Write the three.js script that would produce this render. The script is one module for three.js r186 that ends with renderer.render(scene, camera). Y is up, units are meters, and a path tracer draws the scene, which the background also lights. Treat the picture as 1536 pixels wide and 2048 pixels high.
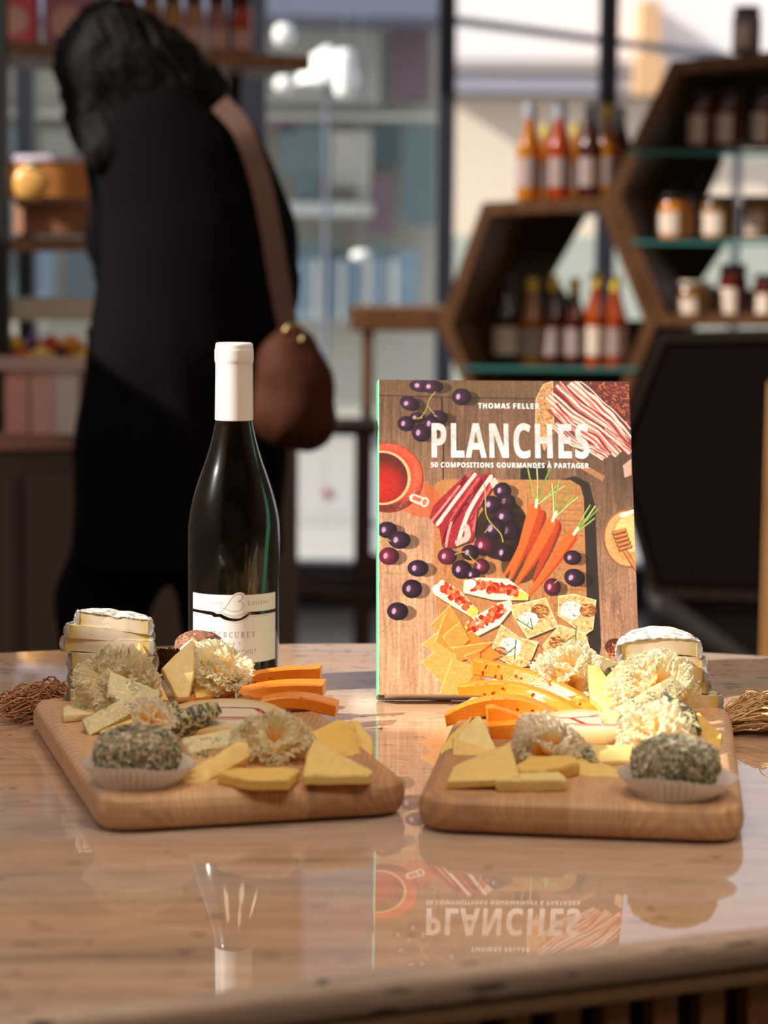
import * as THREE from 'three';
import { RoundedBoxGeometry } from 'three/addons/geometries/RoundedBoxGeometry.js';
import { ConvexGeometry } from 'three/addons/geometries/ConvexGeometry.js';
import { TessellateModifier } from 'three/addons/modifiers/TessellateModifier.js';
import { ImprovedNoise } from 'three/addons/math/ImprovedNoise.js';
import { mergeGeometries, mergeVertices, toCreasedNormals } from 'three/addons/utils/BufferGeometryUtils.js';
import { RectAreaLightUniformsLib } from 'three/addons/lights/RectAreaLightUniformsLib.js';
import { Brush, Evaluator, SUBTRACTION } from 'three-bvh-csg';

// ---------------------------------------------------------------- camera, sky, sun, exposure
const D2R = Math.PI / 180, V = (x, y, z) => new THREE.Vector3(x, y, z);
const scene = new THREE.Scene();
const T = 0.92;                       // height of the counter top
const EYE = 0.362;                    // camera above the counter top
const FOCAL = 4555;                   // focal length in pixels of the 1536 x 2048 frame
const PITCH = Math.atan((1024 - 510) / FOCAL), ROLL = 0.5 * D2R;
const camera = new THREE.PerspectiveCamera(2 * Math.atan(1024 / FOCAL) / D2R, 0.75, 0.05, 300);
camera.position.set(0, T + EYE, 0);
camera.rotation.order = 'YXZ';
camera.rotation.set(-PITCH, 0, ROLL);
camera.focus = 1.765;
camera.userData.fStop = 5.7;
camera.updateMatrixWorld(true);

RectAreaLightUniformsLib.init();
const SKY = 1.0, SUN = 7.7, UNSEEN_LAMP = 15, EXPOSURE = 1.07;
{
  const w = 64, h = 32, data = new Float32Array(w * h * 4);
  for (let y = 0; y < h; y++) for (let x = 0; x < w; x++) {
    const e = Math.max(0, (y + 0.5) / h * 2 - 1), k = Math.pow(e, 0.6), i = (y * w + x) * 4;
    data[i] = 1.0 + (0.62 - 1.0) * k; data[i + 1] = 1.02 + (0.76 - 1.02) * k; data[i + 2] = 1.08 + (1.05 - 1.08) * k; data[i + 3] = 1;
  }
  const sky = new THREE.DataTexture(data, w, h, THREE.RGBAFormat, THREE.FloatType);
  sky.mapping = THREE.EquirectangularReflectionMapping; sky.magFilter = THREE.LinearFilter; sky.needsUpdate = true;
  scene.background = sky; scene.backgroundIntensity = SKY;
}
const SUN_EL = 31 * D2R, SUN_AZ = 17 * D2R;     // the sun stands to the left, a little in front of the things
const toSun = V(-Math.cos(SUN_EL) * Math.cos(SUN_AZ), Math.sin(SUN_EL), Math.cos(SUN_EL) * Math.sin(SUN_AZ));
const sun = new THREE.DirectionalLight(new THREE.Color().setRGB(1, 0.95, 0.87), SUN);
sun.position.copy(toSun).multiplyScalar(12).add(V(0, T, -1.7)); sun.target.position.set(0, T, -1.7);
sun.castShadow = true; sun.shadow.mapSize.set(4096, 4096);
Object.assign(sun.shadow.camera, { left: -4, right: 4, top: 4, bottom: -4, near: 0.5, far: 40 });
scene.add(sun, sun.target);

const renderer = new THREE.WebGLRenderer({ antialias: true });
renderer.toneMapping = THREE.LinearToneMapping;
renderer.toneMappingExposure = EXPOSURE;
renderer.shadowMap.enabled = true;

// ---------------------------------------------------------------- helpers
const rngOf = (seed) => () => { seed = (seed + 0x6D2B79F5) | 0; let t = Math.imul(seed ^ (seed >>> 15), 1 | seed); t = (t + Math.imul(t ^ (t >>> 7), 61 | t)) ^ t; return ((t ^ (t >>> 14)) >>> 0) / 4294967296; };
const perlin = new ImprovedNoise(), N3 = (x, y, z = 0) => perlin.noise(x, y, z);
const fbm = (x, y, z = 0, o = 4) => { let s = 0, a = 0.5; for (let i = 0; i < o; i++) { s += a * N3(x, y, z); x = x * 2.03 + 7.1; y = y * 2.03 + 3.3; z = z * 2.03 + 1.7; a *= 0.5; } return s; };
const clamp = (x, a = 0, b = 1) => Math.min(b, Math.max(a, x)), lerp = (a, b, t) => a + (b - a) * t, smooth = (a, b, x) => { const t = clamp((x - a) / (b - a)); return t * t * (3 - 2 * t); };
const mixc = (a, b, t) => [lerp(a[0], b[0], t), lerp(a[1], b[1], t), lerp(a[2], b[2], t)];
const lin = (r, g, b) => { const c = new THREE.Color(`rgb(${r},${g},${b})`); return [c.r, c.g, c.b]; };   // what an sRGB triple is in linear light
const rayTo = (px, py) => V((px - 768) / FOCAL, -(py - 1024) / FOCAL, -1).applyQuaternion(camera.quaternion);
const onPlane = (px, py, y) => { const r = rayTo(px, py); return r.multiplyScalar((y - camera.position.y) / r.y).add(camera.position); };
const atD = (px, py, d) => { const r = rayTo(px, py); return r.multiplyScalar(-d / r.z).add(camera.position); };
const BH = 0.024;                                                         // thickness of the serving boards
const onTop = (px, py, h = 0) => onPlane(px, py, T + h), onBoard = (px, py, h = 0) => onPlane(px, py, T + BH + h);

const taken = {};
const numbered = (n) => { const k = taken[n] = (taken[n] ?? -1) + 1; return k ? `${n}_${String(k).padStart(3, '0')}` : n; };
function tag(o, label, category, group, kind) { if (label) o.userData.label = label; if (category) o.userData.category = category; if (group) o.userData.group = group; if (kind) o.userData.kind = kind; return o; }
function thing(name, label, category, pos = V(0, 0, 0), turn = 0, group) {
  const o = new THREE.Group(); o.name = numbered(name); o.position.copy(pos); o.rotation.y = turn; scene.add(o);
  return tag(o, label, category, group);
}
function part(parent, name, geo, mat, pos) {
  const m = new THREE.Mesh(geo, mat); m.name = parent === scene ? numbered(name) : name; m.castShadow = m.receiveShadow = true; if (pos) m.position.copy(pos); parent.add(m); return m;
}
function struct(name, geo, mat, pos) { return tag(part(scene, name, geo, mat, pos), null, null, null, 'structure'); }
// a one-mesh thing whose geometry is given in world coordinates: its origin is moved to the bottom of it
function solid(name, label, category, geo, mat, group, y0) {
  geo.computeBoundingBox(); const b = geo.boundingBox, c = V((b.min.x + b.max.x) / 2, y0 ?? b.min.y, (b.min.z + b.max.z) / 2);
  geo.translate(-c.x, -c.y, -c.z);
  return tag(part(scene, name, geo, mat, c), label, category, group);
}
const merge = (list) => mergeGeometries(list.map((g) => { const n = g.index ? g.toNonIndexed() : g; for (const k of Object.keys(n.attributes)) if (!['position', 'normal', 'uv', 'color'].includes(k)) n.deleteAttribute(k); return n; }));
const box = (w, h, d, x = 0, y = 0, z = 0, r = 0) => (r ? new RoundedBoxGeometry(w, h, d, 2, r) : new THREE.BoxGeometry(w, h, d)).translate(x, y, z);
function paint(geo, fn) {
  const p = geo.attributes.position, n = geo.attributes.normal, c = new Float32Array(p.count * 3), a = V(0, 0, 0), b = V(0, 0, 0);
  for (let i = 0; i < p.count; i++) { a.fromBufferAttribute(p, i); if (n) b.fromBufferAttribute(n, i); const k = fn(a, b, i); c[i * 3] = k[0]; c[i * 3 + 1] = k[1]; c[i * 3 + 2] = k[2]; }
  geo.setAttribute('color', new THREE.BufferAttribute(c, 3)); return geo;
}
function displace(geo, fn) {
  const p = geo.attributes.position, n = geo.attributes.normal, a = V(0, 0, 0), b = V(0, 0, 0);
  for (let i = 0; i < p.count; i++) { a.fromBufferAttribute(p, i); b.fromBufferAttribute(n, i); const k = fn(a, b); p.setXYZ(i, a.x + b.x * k, a.y + b.y * k, a.z + b.z * k); }
  return geo;
}
// a grid of nu x nv cells over f(u, v)
function grid(nu, nv, f, closeU = false) {
  const pos = [], uv = [], idx = [], w = nv + 1;
  for (let i = 0; i <= nu; i++) for (let j = 0; j <= nv; j++) { const p = f(i / nu, j / nv); pos.push(p.x, p.y, p.z); uv.push(i / nu, j / nv); }
  for (let i = 0; i < nu; i++) for (let j = 0; j < nv; j++) { const a = i * w + j, b = (closeU && i === nu - 1 ? 0 : i + 1) * w + j; idx.push(a, b, a + 1, b, b + 1, a + 1); }
  const g = new THREE.BufferGeometry();
  g.setAttribute('position', new THREE.Float32BufferAttribute(pos, 3)); g.setAttribute('uv', new THREE.Float32BufferAttribute(uv, 2)); g.setIndex(idx); g.computeVertexNormals(); return g;
}
const lathe = (pts, seg = 48) => new THREE.LatheGeometry(pts.map(([r, y]) => new THREE.Vector2(r, y)), seg);
// rings of points joined into a closed loft with flat ends
function loft(rings, crease = 0.6) {
  const n = rings[0].length, pos = [], idx = [];
  for (const r of rings) for (const p of r) pos.push(p.x, p.y, p.z);
  for (let i = 0; i < rings.length - 1; i++) for (let j = 0; j < n; j++) { const a = i * n + j, b = i * n + (j + 1) % n, c = a + n, d = b + n; idx.push(a, b, c, b, d, c); }
  for (const [e, flip] of [[0, 1], [rings.length - 1, 0]]) {
    const c = pos.length / 3, m = rings[e].reduce((s, p) => s.add(p), V(0, 0, 0)).divideScalar(n); pos.push(m.x, m.y, m.z);
    for (let j = 0; j < n; j++) { const a = e * n + j, b = e * n + (j + 1) % n; flip ? idx.push(c, b, a) : idx.push(c, a, b); }
  }
  const g = new THREE.BufferGeometry(); g.setAttribute('position', new THREE.Float32BufferAttribute(pos, 3)); g.setIndex(idx); g.computeVertexNormals();
  return crease ? toCreasedNormals(g, crease) : g;
}
// planar uv in metres along the three main faces
function boxUV(g, s = 1) {
  const p = g.attributes.position, n = g.attributes.normal, uv = new Float32Array(p.count * 2);
  for (let i = 0; i < p.count; i++) {
    const x = p.getX(i), y = p.getY(i), z = p.getZ(i), ax = Math.abs(n.getX(i)), ay = Math.abs(n.getY(i)), az = Math.abs(n.getZ(i));
    const [u, v] = ay > ax && ay > az ? [x, z] : az > ax ? [x, y] : [z, y]; uv[i * 2] = u * s; uv[i * 2 + 1] = v * s;
  }
  g.setAttribute('uv', new THREE.BufferAttribute(uv, 2)); return g;
}
const tess = (g, edge, it = 6) => new TessellateModifier(edge, it).modify(g);
// a piece cut from a cheese: the polygon that faces us, given corner by corner, carried back by its thickness, edges slightly blunt and uneven
function cut(corners, thick, o = {}) {
  const c = corners.reduce((s, p) => s.clone().add(p), V(0, 0, 0)).divideScalar(corners.length), n = V(0, 0, 0);
  corners.forEach((p, i) => { const q = corners[(i + 1) % corners.length]; n.add(V((p.y - q.y) * (p.z + q.z), (p.z - q.z) * (p.x + q.x), (p.x - q.x) * (p.y + q.y))); });
  n.normalize(); if (n.dot(camera.position.clone().sub(c)) < 0) n.negate();
  if (o.dir) n.copy(o.dir).normalize().negate();
  const b = o.bevel ?? 0.0012, inset = corners.map((p) => p.clone().lerp(c, Math.min(0.3, b / p.distanceTo(c)))), pts = [];
  const shift = (list, k) => list.forEach((p) => pts.push(p.clone().addScaledVector(n, -k)));
  shift(inset, 0); shift(corners, b); shift(corners, thick - b); shift(inset, thick);
  let g = new ConvexGeometry(pts);
  g = mergeVertices(tess(g, o.edge ?? 0.005, 7).deleteAttribute('normal'), 1e-5); g.deleteAttribute('uv'); g.computeVertexNormals();
  const rough = o.rough ?? 0.0006, f = o.freq ?? 90, sd = o.seed ?? 0;
  displace(g, (p) => rough * (N3(p.x * f + sd, p.y * f, p.z * f) + 0.6 * N3(p.x * f * 3, p.y * f * 3 + sd, p.z * f * 3)));
  g.computeVertexNormals(); g = toCreasedNormals(g, 0.55);
  g.userData = { c, n };
  // uv in metres along the face
  const u = corners[1].clone().sub(corners[0]); u.addScaledVector(n, -u.dot(n)).normalize(); const v = n.clone().cross(u), p = g.attributes.position, uv = new Float32Array(p.count * 2), q = V(0, 0, 0);
  for (let i = 0; i < p.count; i++) { q.fromBufferAttribute(p, i).sub(c); const k = q.dot(n); uv[i * 2] = q.dot(u) + 0.37 * k + sd * 0.13; uv[i * 2 + 1] = q.dot(v) + 0.83 * k + sd * 0.29; }
  g.setAttribute('uv', new THREE.BufferAttribute(uv, 2)); return g;
}
// surface nets over a signed distance
function sdfMesh(f, min, max, cell) {
  const n = [0, 1, 2].map((k) => Math.ceil((max.getComponent(k) - min.getComponent(k)) / cell) + 1), [nx, ny, nz] = n, val = new Float32Array(nx * ny * nz), id = new Int32Array(nx * ny * nz).fill(-1), pos = [], idx = [];
  for (let z = 0, i = 0; z < nz; z++) for (let y = 0; y < ny; y++) for (let x = 0; x < nx; x++, i++) val[i] = f(min.x + x * cell, min.y + y * cell, min.z + z * cell);
  const at = (x, y, z) => x + nx * (y + ny * z);
  for (let z = 0; z < nz - 1; z++) for (let y = 0; y < ny - 1; y++) for (let x = 0; x < nx - 1; x++) {
    let m = 0, sx = 0, sy = 0, sz = 0;
    for (let e = 0; e < 12; e++) {
      const ax = e >> 2, p = e & 1, q = (e >> 1) & 1, a = [0, 0, 0]; a[(ax + 1) % 3] = p; a[(ax + 2) % 3] = q; const b = [...a]; b[ax] = 1;
      const va = val[at(x + a[0], y + a[1], z + a[2])], vb = val[at(x + b[0], y + b[1], z + b[2])];
      if (va < 0 !== vb < 0) { const t = va / (va - vb); sx += a[0] + (b[0] - a[0]) * t; sy += a[1] + (b[1] - a[1]) * t; sz += a[2] + (b[2] - a[2]) * t; m++; }
    }
    if (m) { id[at(x, y, z)] = pos.length / 3; pos.push(min.x + (x + sx / m) * cell, min.y + (y + sy / m) * cell, min.z + (z + sz / m) * cell); }
  }
  for (let z = 1; z < nz - 1; z++) for (let y = 1; y < ny - 1; y++) for (let x = 1; x < nx - 1; x++) {
    const a = val[at(x, y, z)] < 0;
    for (let ax = 0; ax < 3; ax++) {
      const d = [0, 0, 0]; d[ax] = 1; if (a === val[at(x + d[0], y + d[1], z + d[2])] < 0) continue;
      const u = [0, 0, 0], v = [0, 0, 0]; u[(ax + 1) % 3] = 1; v[(ax + 2) % 3] = 1;
      const q = [id[at(x, y, z)], id[at(x - u[0], y - u[1], z - u[2])], id[at(x - u[0] - v[0], y - u[1] - v[1], z - u[2] - v[2])], id[at(x - v[0], y - v[1], z - v[2])]];
      if (q.some((k) => k < 0)) continue;
      a ? idx.push(q[0], q[1], q[2], q[0], q[2], q[3]) : idx.push(q[0], q[2], q[1], q[0], q[3], q[2]);
    }
  }
  const g = new THREE.BufferGeometry(); g.setAttribute('position', new THREE.Float32BufferAttribute(pos, 3)); g.setIndex(idx); g.computeVertexNormals(); return g;
}
const cone = (a, b, ra, rb) => { const d = b.clone().sub(a), l2 = d.lengthSq(); return (x, y, z) => { const t = clamp(((x - a.x) * d.x + (y - a.y) * d.y + (z - a.z) * d.z) / l2), qx = a.x + d.x * t - x, qy = a.y + d.y * t - y, qz = a.z + d.z * t - z; return Math.sqrt(qx * qx + qy * qy + qz * qz) - lerp(ra, rb, t); }; };
const chain = (pts) => pts.slice(1).map((p, i) => cone(pts[i][0], p[0], pts[i][1], p[1]));
const blend = (fs, k) => (x, y, z) => { let d = fs[0](x, y, z); for (let i = 1; i < fs.length; i++) { const e = fs[i](x, y, z), h = clamp(0.5 + 0.5 * (d - e) / k); d = lerp(d, e, h) - k * h * (1 - h); } return d; };

// ---------------------------------------------------------------- textures and materials
function dataTex(w, h, fn, srgb = true, repeat = true) {
  const data = new Uint8Array(w * h * 4);
  for (let y = 0, i = 0; y < h; y++) for (let x = 0; x < w; x++, i += 4) { const c = fn(x, y, x / w, y / h); data[i] = clamp(c[0], 0, 255); data[i + 1] = clamp(c[1], 0, 255); data[i + 2] = clamp(c[2], 0, 255); data[i + 3] = 255; }
  const t = new THREE.DataTexture(data, w, h); t.magFilter = THREE.LinearFilter; t.needsUpdate = true; if (srgb) t.colorSpace = THREE.SRGBColorSpace;
  t.wrapS = t.wrapT = repeat ? THREE.RepeatWrapping : THREE.ClampToEdgeWrapping; return t;
}
const scaled = (t, m) => { t.repeat.set(1 / m, 1 / m); return t; };       // texture covers m metres
const std = (rgb, rough = 0.6, o = {}) => new THREE.MeshStandardMaterial({ color: new THREE.Color().setRGB(...lin(...rgb)), roughness: rough, ...o });
const phys = (rgb, rough = 0.6, o = {}) => new THREE.MeshPhysicalMaterial({ color: new THREE.Color().setRGB(...lin(...rgb)), roughness: rough, ...o });
// ---------------------------------------------------------------- the room
const M = {
  floor: std([138, 126, 116], 0.28), wall: std([196, 184, 170], 0.85), ceil: std([190, 178, 165], 0.9), steel: std([46, 50, 62], 0.45), outGround: std([168, 164, 164], 0.9),
  pane: phys([255, 255, 255], 0, { transmission: 1, thickness: 0 }), tealEdge: phys([96, 176, 170], 0.1, { transmission: 0.5, thickness: 0 }),
  glow: std([255, 240, 215], 0.5, { emissive: new THREE.Color().setRGB(1, 0.86, 0.68), emissiveIntensity: 1.2 }),
};
{
  const XL = -2.2, XR = 3.6, ZF = 2.6, ZB = -8.3, TOP = 3.6, w = 0.16;
  // unseen left wall: its sloping sill is shaped to bound sunlight on the counter
  struct('floor', box(XR - XL + 0.4, 0.1, ZF - ZB + 0.4, (XL + XR) / 2, -0.05, (ZF + ZB) / 2), M.floor);
  struct('ceiling', box(XR - XL + 0.4, 0.12, ZF - ZB + 0.4, (XL + XR) / 2, TOP + 0.06, (ZF + ZB) / 2), M.ceil);
  const side = new THREE.Shape([[-ZF, 0], [-ZB, 0], [-ZB, TOP], [-ZF, TOP]].map((q) => new THREE.Vector2(...q))), gap = [[0.2, 3.46], [0.2, 2.74], [0.786, 2.428], [0.911, 2.378], [1.035, 2.322], [1.082, 2.248], [1.173, 2.204], [1.43, 2.19], [8.1, 2.15], [8.1, 3.46]];
  side.holes.push(new THREE.Path(gap.map((q) => new THREE.Vector2(...q))));
  struct('unseen_wall_left', new THREE.ExtrudeGeometry(side, { depth: w, bevelEnabled: false }).rotateY(Math.PI / 2).translate(XL - w, 0, 0), M.wall);
  for (const [a, b] of [[-0.2, -3.4], [-3.4, -5.8], [-5.8, -8.1]]) struct('unseen_window_1_pane', box(0.008, 1.3, a - b - 0.04, XL - w / 2, 2.8, (a + b) / 2), M.pane);
  for (const z of [-3.4, -5.8]) struct('unseen_window_1_mullion', box(0.06, 1.34, 0.05, XL - w / 2, 2.8, z), M.steel);
  struct('wall_right', box(w, TOP, ZF - ZB, XR + w / 2, TOP / 2, (ZF + ZB) / 2), std([150, 134, 120], 0.8));
  struct('unseen_wall_front', box(XR - XL, TOP, w, (XL + XR) / 2, TOP / 2, ZF), std([128, 112, 100], 0.8));  // out of view, kept solid and dark so front faces stay dim
  // the glazed back of the shop: posts where the photograph shows them, panes between
  const posts = [-2.12, -1.3, -0.482, 0.212, 0.79, 1.55, 2.35, 3.2];
  for (const x of posts) struct('window_3_mullion', box(x === -0.482 ? 0.095 : 0.062, TOP, 0.1, x, TOP / 2, ZB), M.steel);
  posts.slice(1).forEach((x, i) => struct('window_3_pane', box(x - posts[i] - 0.06, TOP - 0.3, 0.012, (x + posts[i]) / 2, TOP / 2, ZB), M.pane));
  struct('trim_1', box(XR - XL, 0.16, 0.14, (XL + XR) / 2, 0.08, ZB), M.steel);
  struct('trim_2', box(XR - XL, 0.22, 0.14, (XL + XR) / 2, TOP - 0.11, ZB), M.steel);
  // unseen ceiling lamps, placed to warm and brighten the counter from above
  for (const [x, z, label] of [[-1.0, -0.25, 'unseen flat warm lamp panel in the ceiling above the camera, on the window side'], [1.1, -0.25, 'unseen flat warm lamp panel in the ceiling above the camera, away from the windows'], [0.1, -1.5, 'unseen flat warm lamp panel in the ceiling right above the counter'], [2.4, -2.4, 'unseen flat warm lamp panel in the ceiling near the right wall']]) {
    const t = thing('unseen_ceiling_lamp', label, 'lamp', V(x, TOP - 0.05, z), 0, 'unseen lamp panels in the ceiling');
    part(t, 'frame', merge([box(0.66, 0.05, 0.02, 0, 0.025, 0.32), box(0.66, 0.05, 0.02, 0, 0.025, -0.32), box(0.02, 0.05, 0.62, 0.32, 0.025, 0), box(0.02, 0.05, 0.62, -0.32, 0.025, 0)]), M.steel);
    part(t, 'diffuser', box(0.61, 0.01, 0.61, 0, 0.03, 0), M.glow);
    const l = new THREE.RectAreaLight(new THREE.Color().setRGB(1, 0.83, 0.68), UNSEEN_LAMP, 0.6, 0.6); l.position.set(0, 0.02, 0); l.rotation.x = -Math.PI / 2; t.add(l);
  }
  // outside
  struct('ground_outside', box(90, 0.1, 60, 0, -0.07, -38.5), M.outGround);
  struct('ground_side', box(30, 0.1, 40, -17.5, -0.07, -8), M.outGround);
  struct('ground_front', box(60, 0.1, 30, 0, -0.07, 17.8), M.outGround);
}

// ---------------------------------------------------------------- across the street, seen through the back glass
const pxBox = (x0, y0, x1, y1, d, th = 0.05) => { const a = atD(x0, y0, d), b = atD(x1, y1, d); return box(Math.abs(b.x - a.x), Math.abs(a.y - b.y), th, (a.x + b.x) / 2, (a.y + b.y) / 2, -d - th / 2); };
{
  const cream = std([186, 184, 168], 0.8), pale = std([206, 208, 194], 0.8), stone = std([222, 204, 182], 0.9), teal = std([112, 130, 130], 0.3), tealDark = std([78, 94, 98], 0.3), slate = std([104, 108, 124], 0.6), mauve = std([120, 104, 108], 0.8), white = std([246, 246, 238], 0.8);
  const d = 15;
  // shop front across the street
  const f = thing('shop_front', 'pale shop front with teal glass across the street between the two dark posts', 'building', V(0, 0, -d));
  const put = (name, m, ...r) => { const g = pxBox(...r); g.translate(0, 0, d); return part(f, name, g, m); };
  put('wall', cream, -900, -260, 890, 870, d + 0.3, 0.3);
  put('fascia', pale, -900, 214, 884, 240, d - 0.05, 0.3);
  put('canopy', slate, -900, -1100, 884, 34, d - 0.9, 0.9);  // dark band carried up out of view to darken reflections in the counter
  for (const [x0, x1, y0, y1, m] of [[560, 650, 252, 350, teal], [662, 742, 262, 400, cream], [745, 800, 250, 330, tealDark], [806, 868, 252, 450, teal], [540, 590, 235, 262, mauve], [590, 640, 352, 420, teal],
    [740, 790, 350, 470, mauve], [560, 640, 480, 640, teal], [648, 720, 500, 640, tealDark], [728, 790, 490, 640, teal], [796, 838, 500, 620, std([140, 164, 172], 0.25)], [780, 860, 60, 205, mauve], [-200, 60, 250, 480, teal], [80, 150, 260, 420, std([150, 152, 140], 0.6)], [170, 300, 250, 480, tealDark], [330, 480, 250, 480, teal], [-200, 40, 500, 640, tealDark], [60, 110, 500, 640, std([120, 140, 156], 0.4)], [130, 260, 500, 640, tealDark], [530, 760, 45, 210, std([176, 178, 166], 0.7)]]) put('window', m, x0, y0, x1, y1, d - 0.02, 0.08);
  put('sill', pale, 545, 405, 745, 432, d - 0.1, 0.2);
  put('sign', std([92, 86, 78], 0.8), 648, 374, 716, 392, d - 0.12, 0.05);
  for (let k = 0; k < 9; k++) put('railing_bar', k % 2 ? std([120, 140, 160], 0.5) : std([176, 180, 178], 0.5), 575 + k * 26, 520, 584 + k * 26, 640, d - 0.6, 0.03);
  // white parasol and lamp tubes standing outside
  const parasolAt = atD(655, 200, 11), par = thing('parasol', 'bright white open parasol standing in the sun outside the glass', 'parasol', V(parasolAt.x, 0, -11));
  part(par, 'canopy', lathe([[0.012, 0.1], [0.13, 0.02], [0.15, -0.075], [0.142, -0.078], [0.0, 0.06]], 8).translate(0, atD(655, 135, 11).y, 0), white);
  part(par, 'pole', lathe([[0.0, 0], [0.012, 0], [0.012, atD(655, 135, 11).y], [0, atD(655, 135, 11).y]], 10), slate); part(par, 'base', lathe([[0, 0], [0.2, 0], [0.2, 0.03], [0.03, 0.05], [0, 0.05]], 20), slate);
  for (const [px, y0, y1, label, ld = 10.4] of [[568, 48, 92, 'upper left white lantern hanging outside above a smaller one'], [569, 152, 185, 'small round white lantern hanging outside below the upper left one', 10.8], [690, 98, 196, 'tall white lantern hanging outside beside the white parasol'], [722, 500, 522, 'small white lantern low down in front of the teal shop window']]) {
    const a = atD(px, y0, ld), b = atD(px, y1, ld), r = 0.045, hgt = a.y - b.y, t = thing('lantern', label, 'lantern', V(a.x, b.y, -ld));
    part(t, 'shade', lathe([[0, 0], [r * 0.7, 0.004], [r, Math.min(0.03, hgt / 3)], [r, hgt - Math.min(0.03, hgt / 3)], [r * 0.7, hgt - 0.004], [0, hgt]], 20), white);
    part(t, 'wire', lathe([[0, hgt], [0.004, hgt], [0.004, 3.6 - b.y], [0, 3.6 - b.y]], 6), slate);
  }
  // right side: pale wall, long roof band, white awning sheet
  const g = thing('stone_building', 'sunlit beige stone building behind the bottles outside', 'building', V(0, 0, -22));
  const putg = (name, m, ...r) => { const q = pxBox(...r); q.translate(0, 0, 22); return part(g, name, q, m); };
  putg('wall', stone, 905, 195, 2300, 620, 22, 1); putg('base_wall', std([170, 174, 160], 0.9), 905, 470, 2300, 780, 21.8, 0.6);
  putg('roof_edge', std([150, 146, 152], 0.8), 880, 150, 2300, 196, 21.6, 1); putg('gutter', std([176, 164, 156], 0.8), 880, 128, 2300, 152, 21.8, 1);
  putg('upper_wall', std([232, 226, 222], 0.9), 880, -400, 2300, 128, 23, 1);
  putg('chimney', std([206, 164, 122], 0.9), 1282, 0, 1320, 122, 22.5, 0.5); putg('shutter', std([214, 168, 122], 0.9), 1272, 112, 1325, 190, 21.4, 0.2);
  const a = atD(900, 40, 10.5), b = atD(1480, 118, 12), dir = b.clone().sub(a), beam = box(dir.length(), 0.035, 0.05); beam.rotateZ(Math.atan2(dir.y, Math.hypot(dir.x, dir.z))).rotateY(Math.atan2(-dir.z, dir.x)).translate((a.x + b.x) / 2, (a.y + b.y) / 2, (a.z + b.z) / 2);
  const awn = thing('awning_frame', 'thin dark awning beam sloping down to the right outside the glass', 'awning', V(a.x, 0, a.z));
  part(awn, 'beam', beam.translate(-a.x, 0, -a.z), std([98, 96, 106], 0.6)); part(awn, 'post', box(0.04, a.y, 0.04, 0, a.y / 2, 0), std([60, 64, 78], 0.6));
  const e = b.clone().sub(a); part(awn, 'post', box(0.04, b.y, 0.04, e.x, b.y / 2, e.z), std([60, 64, 78], 0.6));
  // pale perforated panel behind the stool, with a red dot
  const pd = 9.2, pa = atD(590, 868, pd), pb = atD(716, 1186, pd), pw = pb.x - pa.x, ph = pa.y, panelG = thing('perforated_panel', 'white perforated metal screen with a small red mark seen behind the stool', 'screen', V((pa.x + pb.x) / 2, 0, -pd));
  const sh = new THREE.Shape([[-pw / 2, 0], [pw / 2, 0], [pw / 2, ph * 0.55], [pw / 2 + 0.02, ph], [-pw / 2, ph]].map((q) => new THREE.Vector2(...q)));
  for (let r = 0; r < 22; r++) for (let c = 0; c < 9; c++) { const x = -pw / 2 + 0.018 + (c + (r % 2) / 2) * (pw - 0.03) / 9.5, y = 0.03 + r * (ph - 0.05) / 22; const h = new THREE.Path(); h.absarc(x, y, 0.0055, 0, Math.PI * 2, true); sh.holes.push(h); }
  part(panelG, 'sheet', new THREE.ExtrudeGeometry(sh, { depth: 0.003, bevelEnabled: false, curveSegments: 4 }), std([232, 232, 226], 0.6));
  part(panelG, 'red_mark', new THREE.CylinderGeometry(0.018, 0.018, 0.004, 20).rotateX(Math.PI / 2).translate(0.0, 0.32, 0.006), std([176, 60, 84], 0.6));
  for (const s of [-1, 1]) part(panelG, 'foot', box(0.03, 0.02, 0.3, s * pw / 2.4, 0.01, 0), slate);
  const block = thing('sky_reflection_box', 'pale blue box standing in for sky reflected on the floor, low at right', 'sky_reflection_box', V(atD(1500, 1300, 8.9).x, 0, -8.9));  // pale blue colour stands for sky reflected on the floor
  part(block, 'pale_box', merge([box(0.4, 0.012, 0.26, 0, 0.006, 0), box(0.4, 0.19, 0.012, 0, 0.095, 0.13), box(0.4, 0.19, 0.012, 0, 0.095, -0.13), box(0.012, 0.19, 0.26, 0.2, 0.095, 0), box(0.012, 0.19, 0.26, -0.2, 0.095, 0)]), std([176, 196, 228], 0.7)); part(block, 'dark_inset', box(0.38, 0.02, 0.25, 0, 0.16, 0), std([70, 56, 46], 0.9));
}

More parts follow.
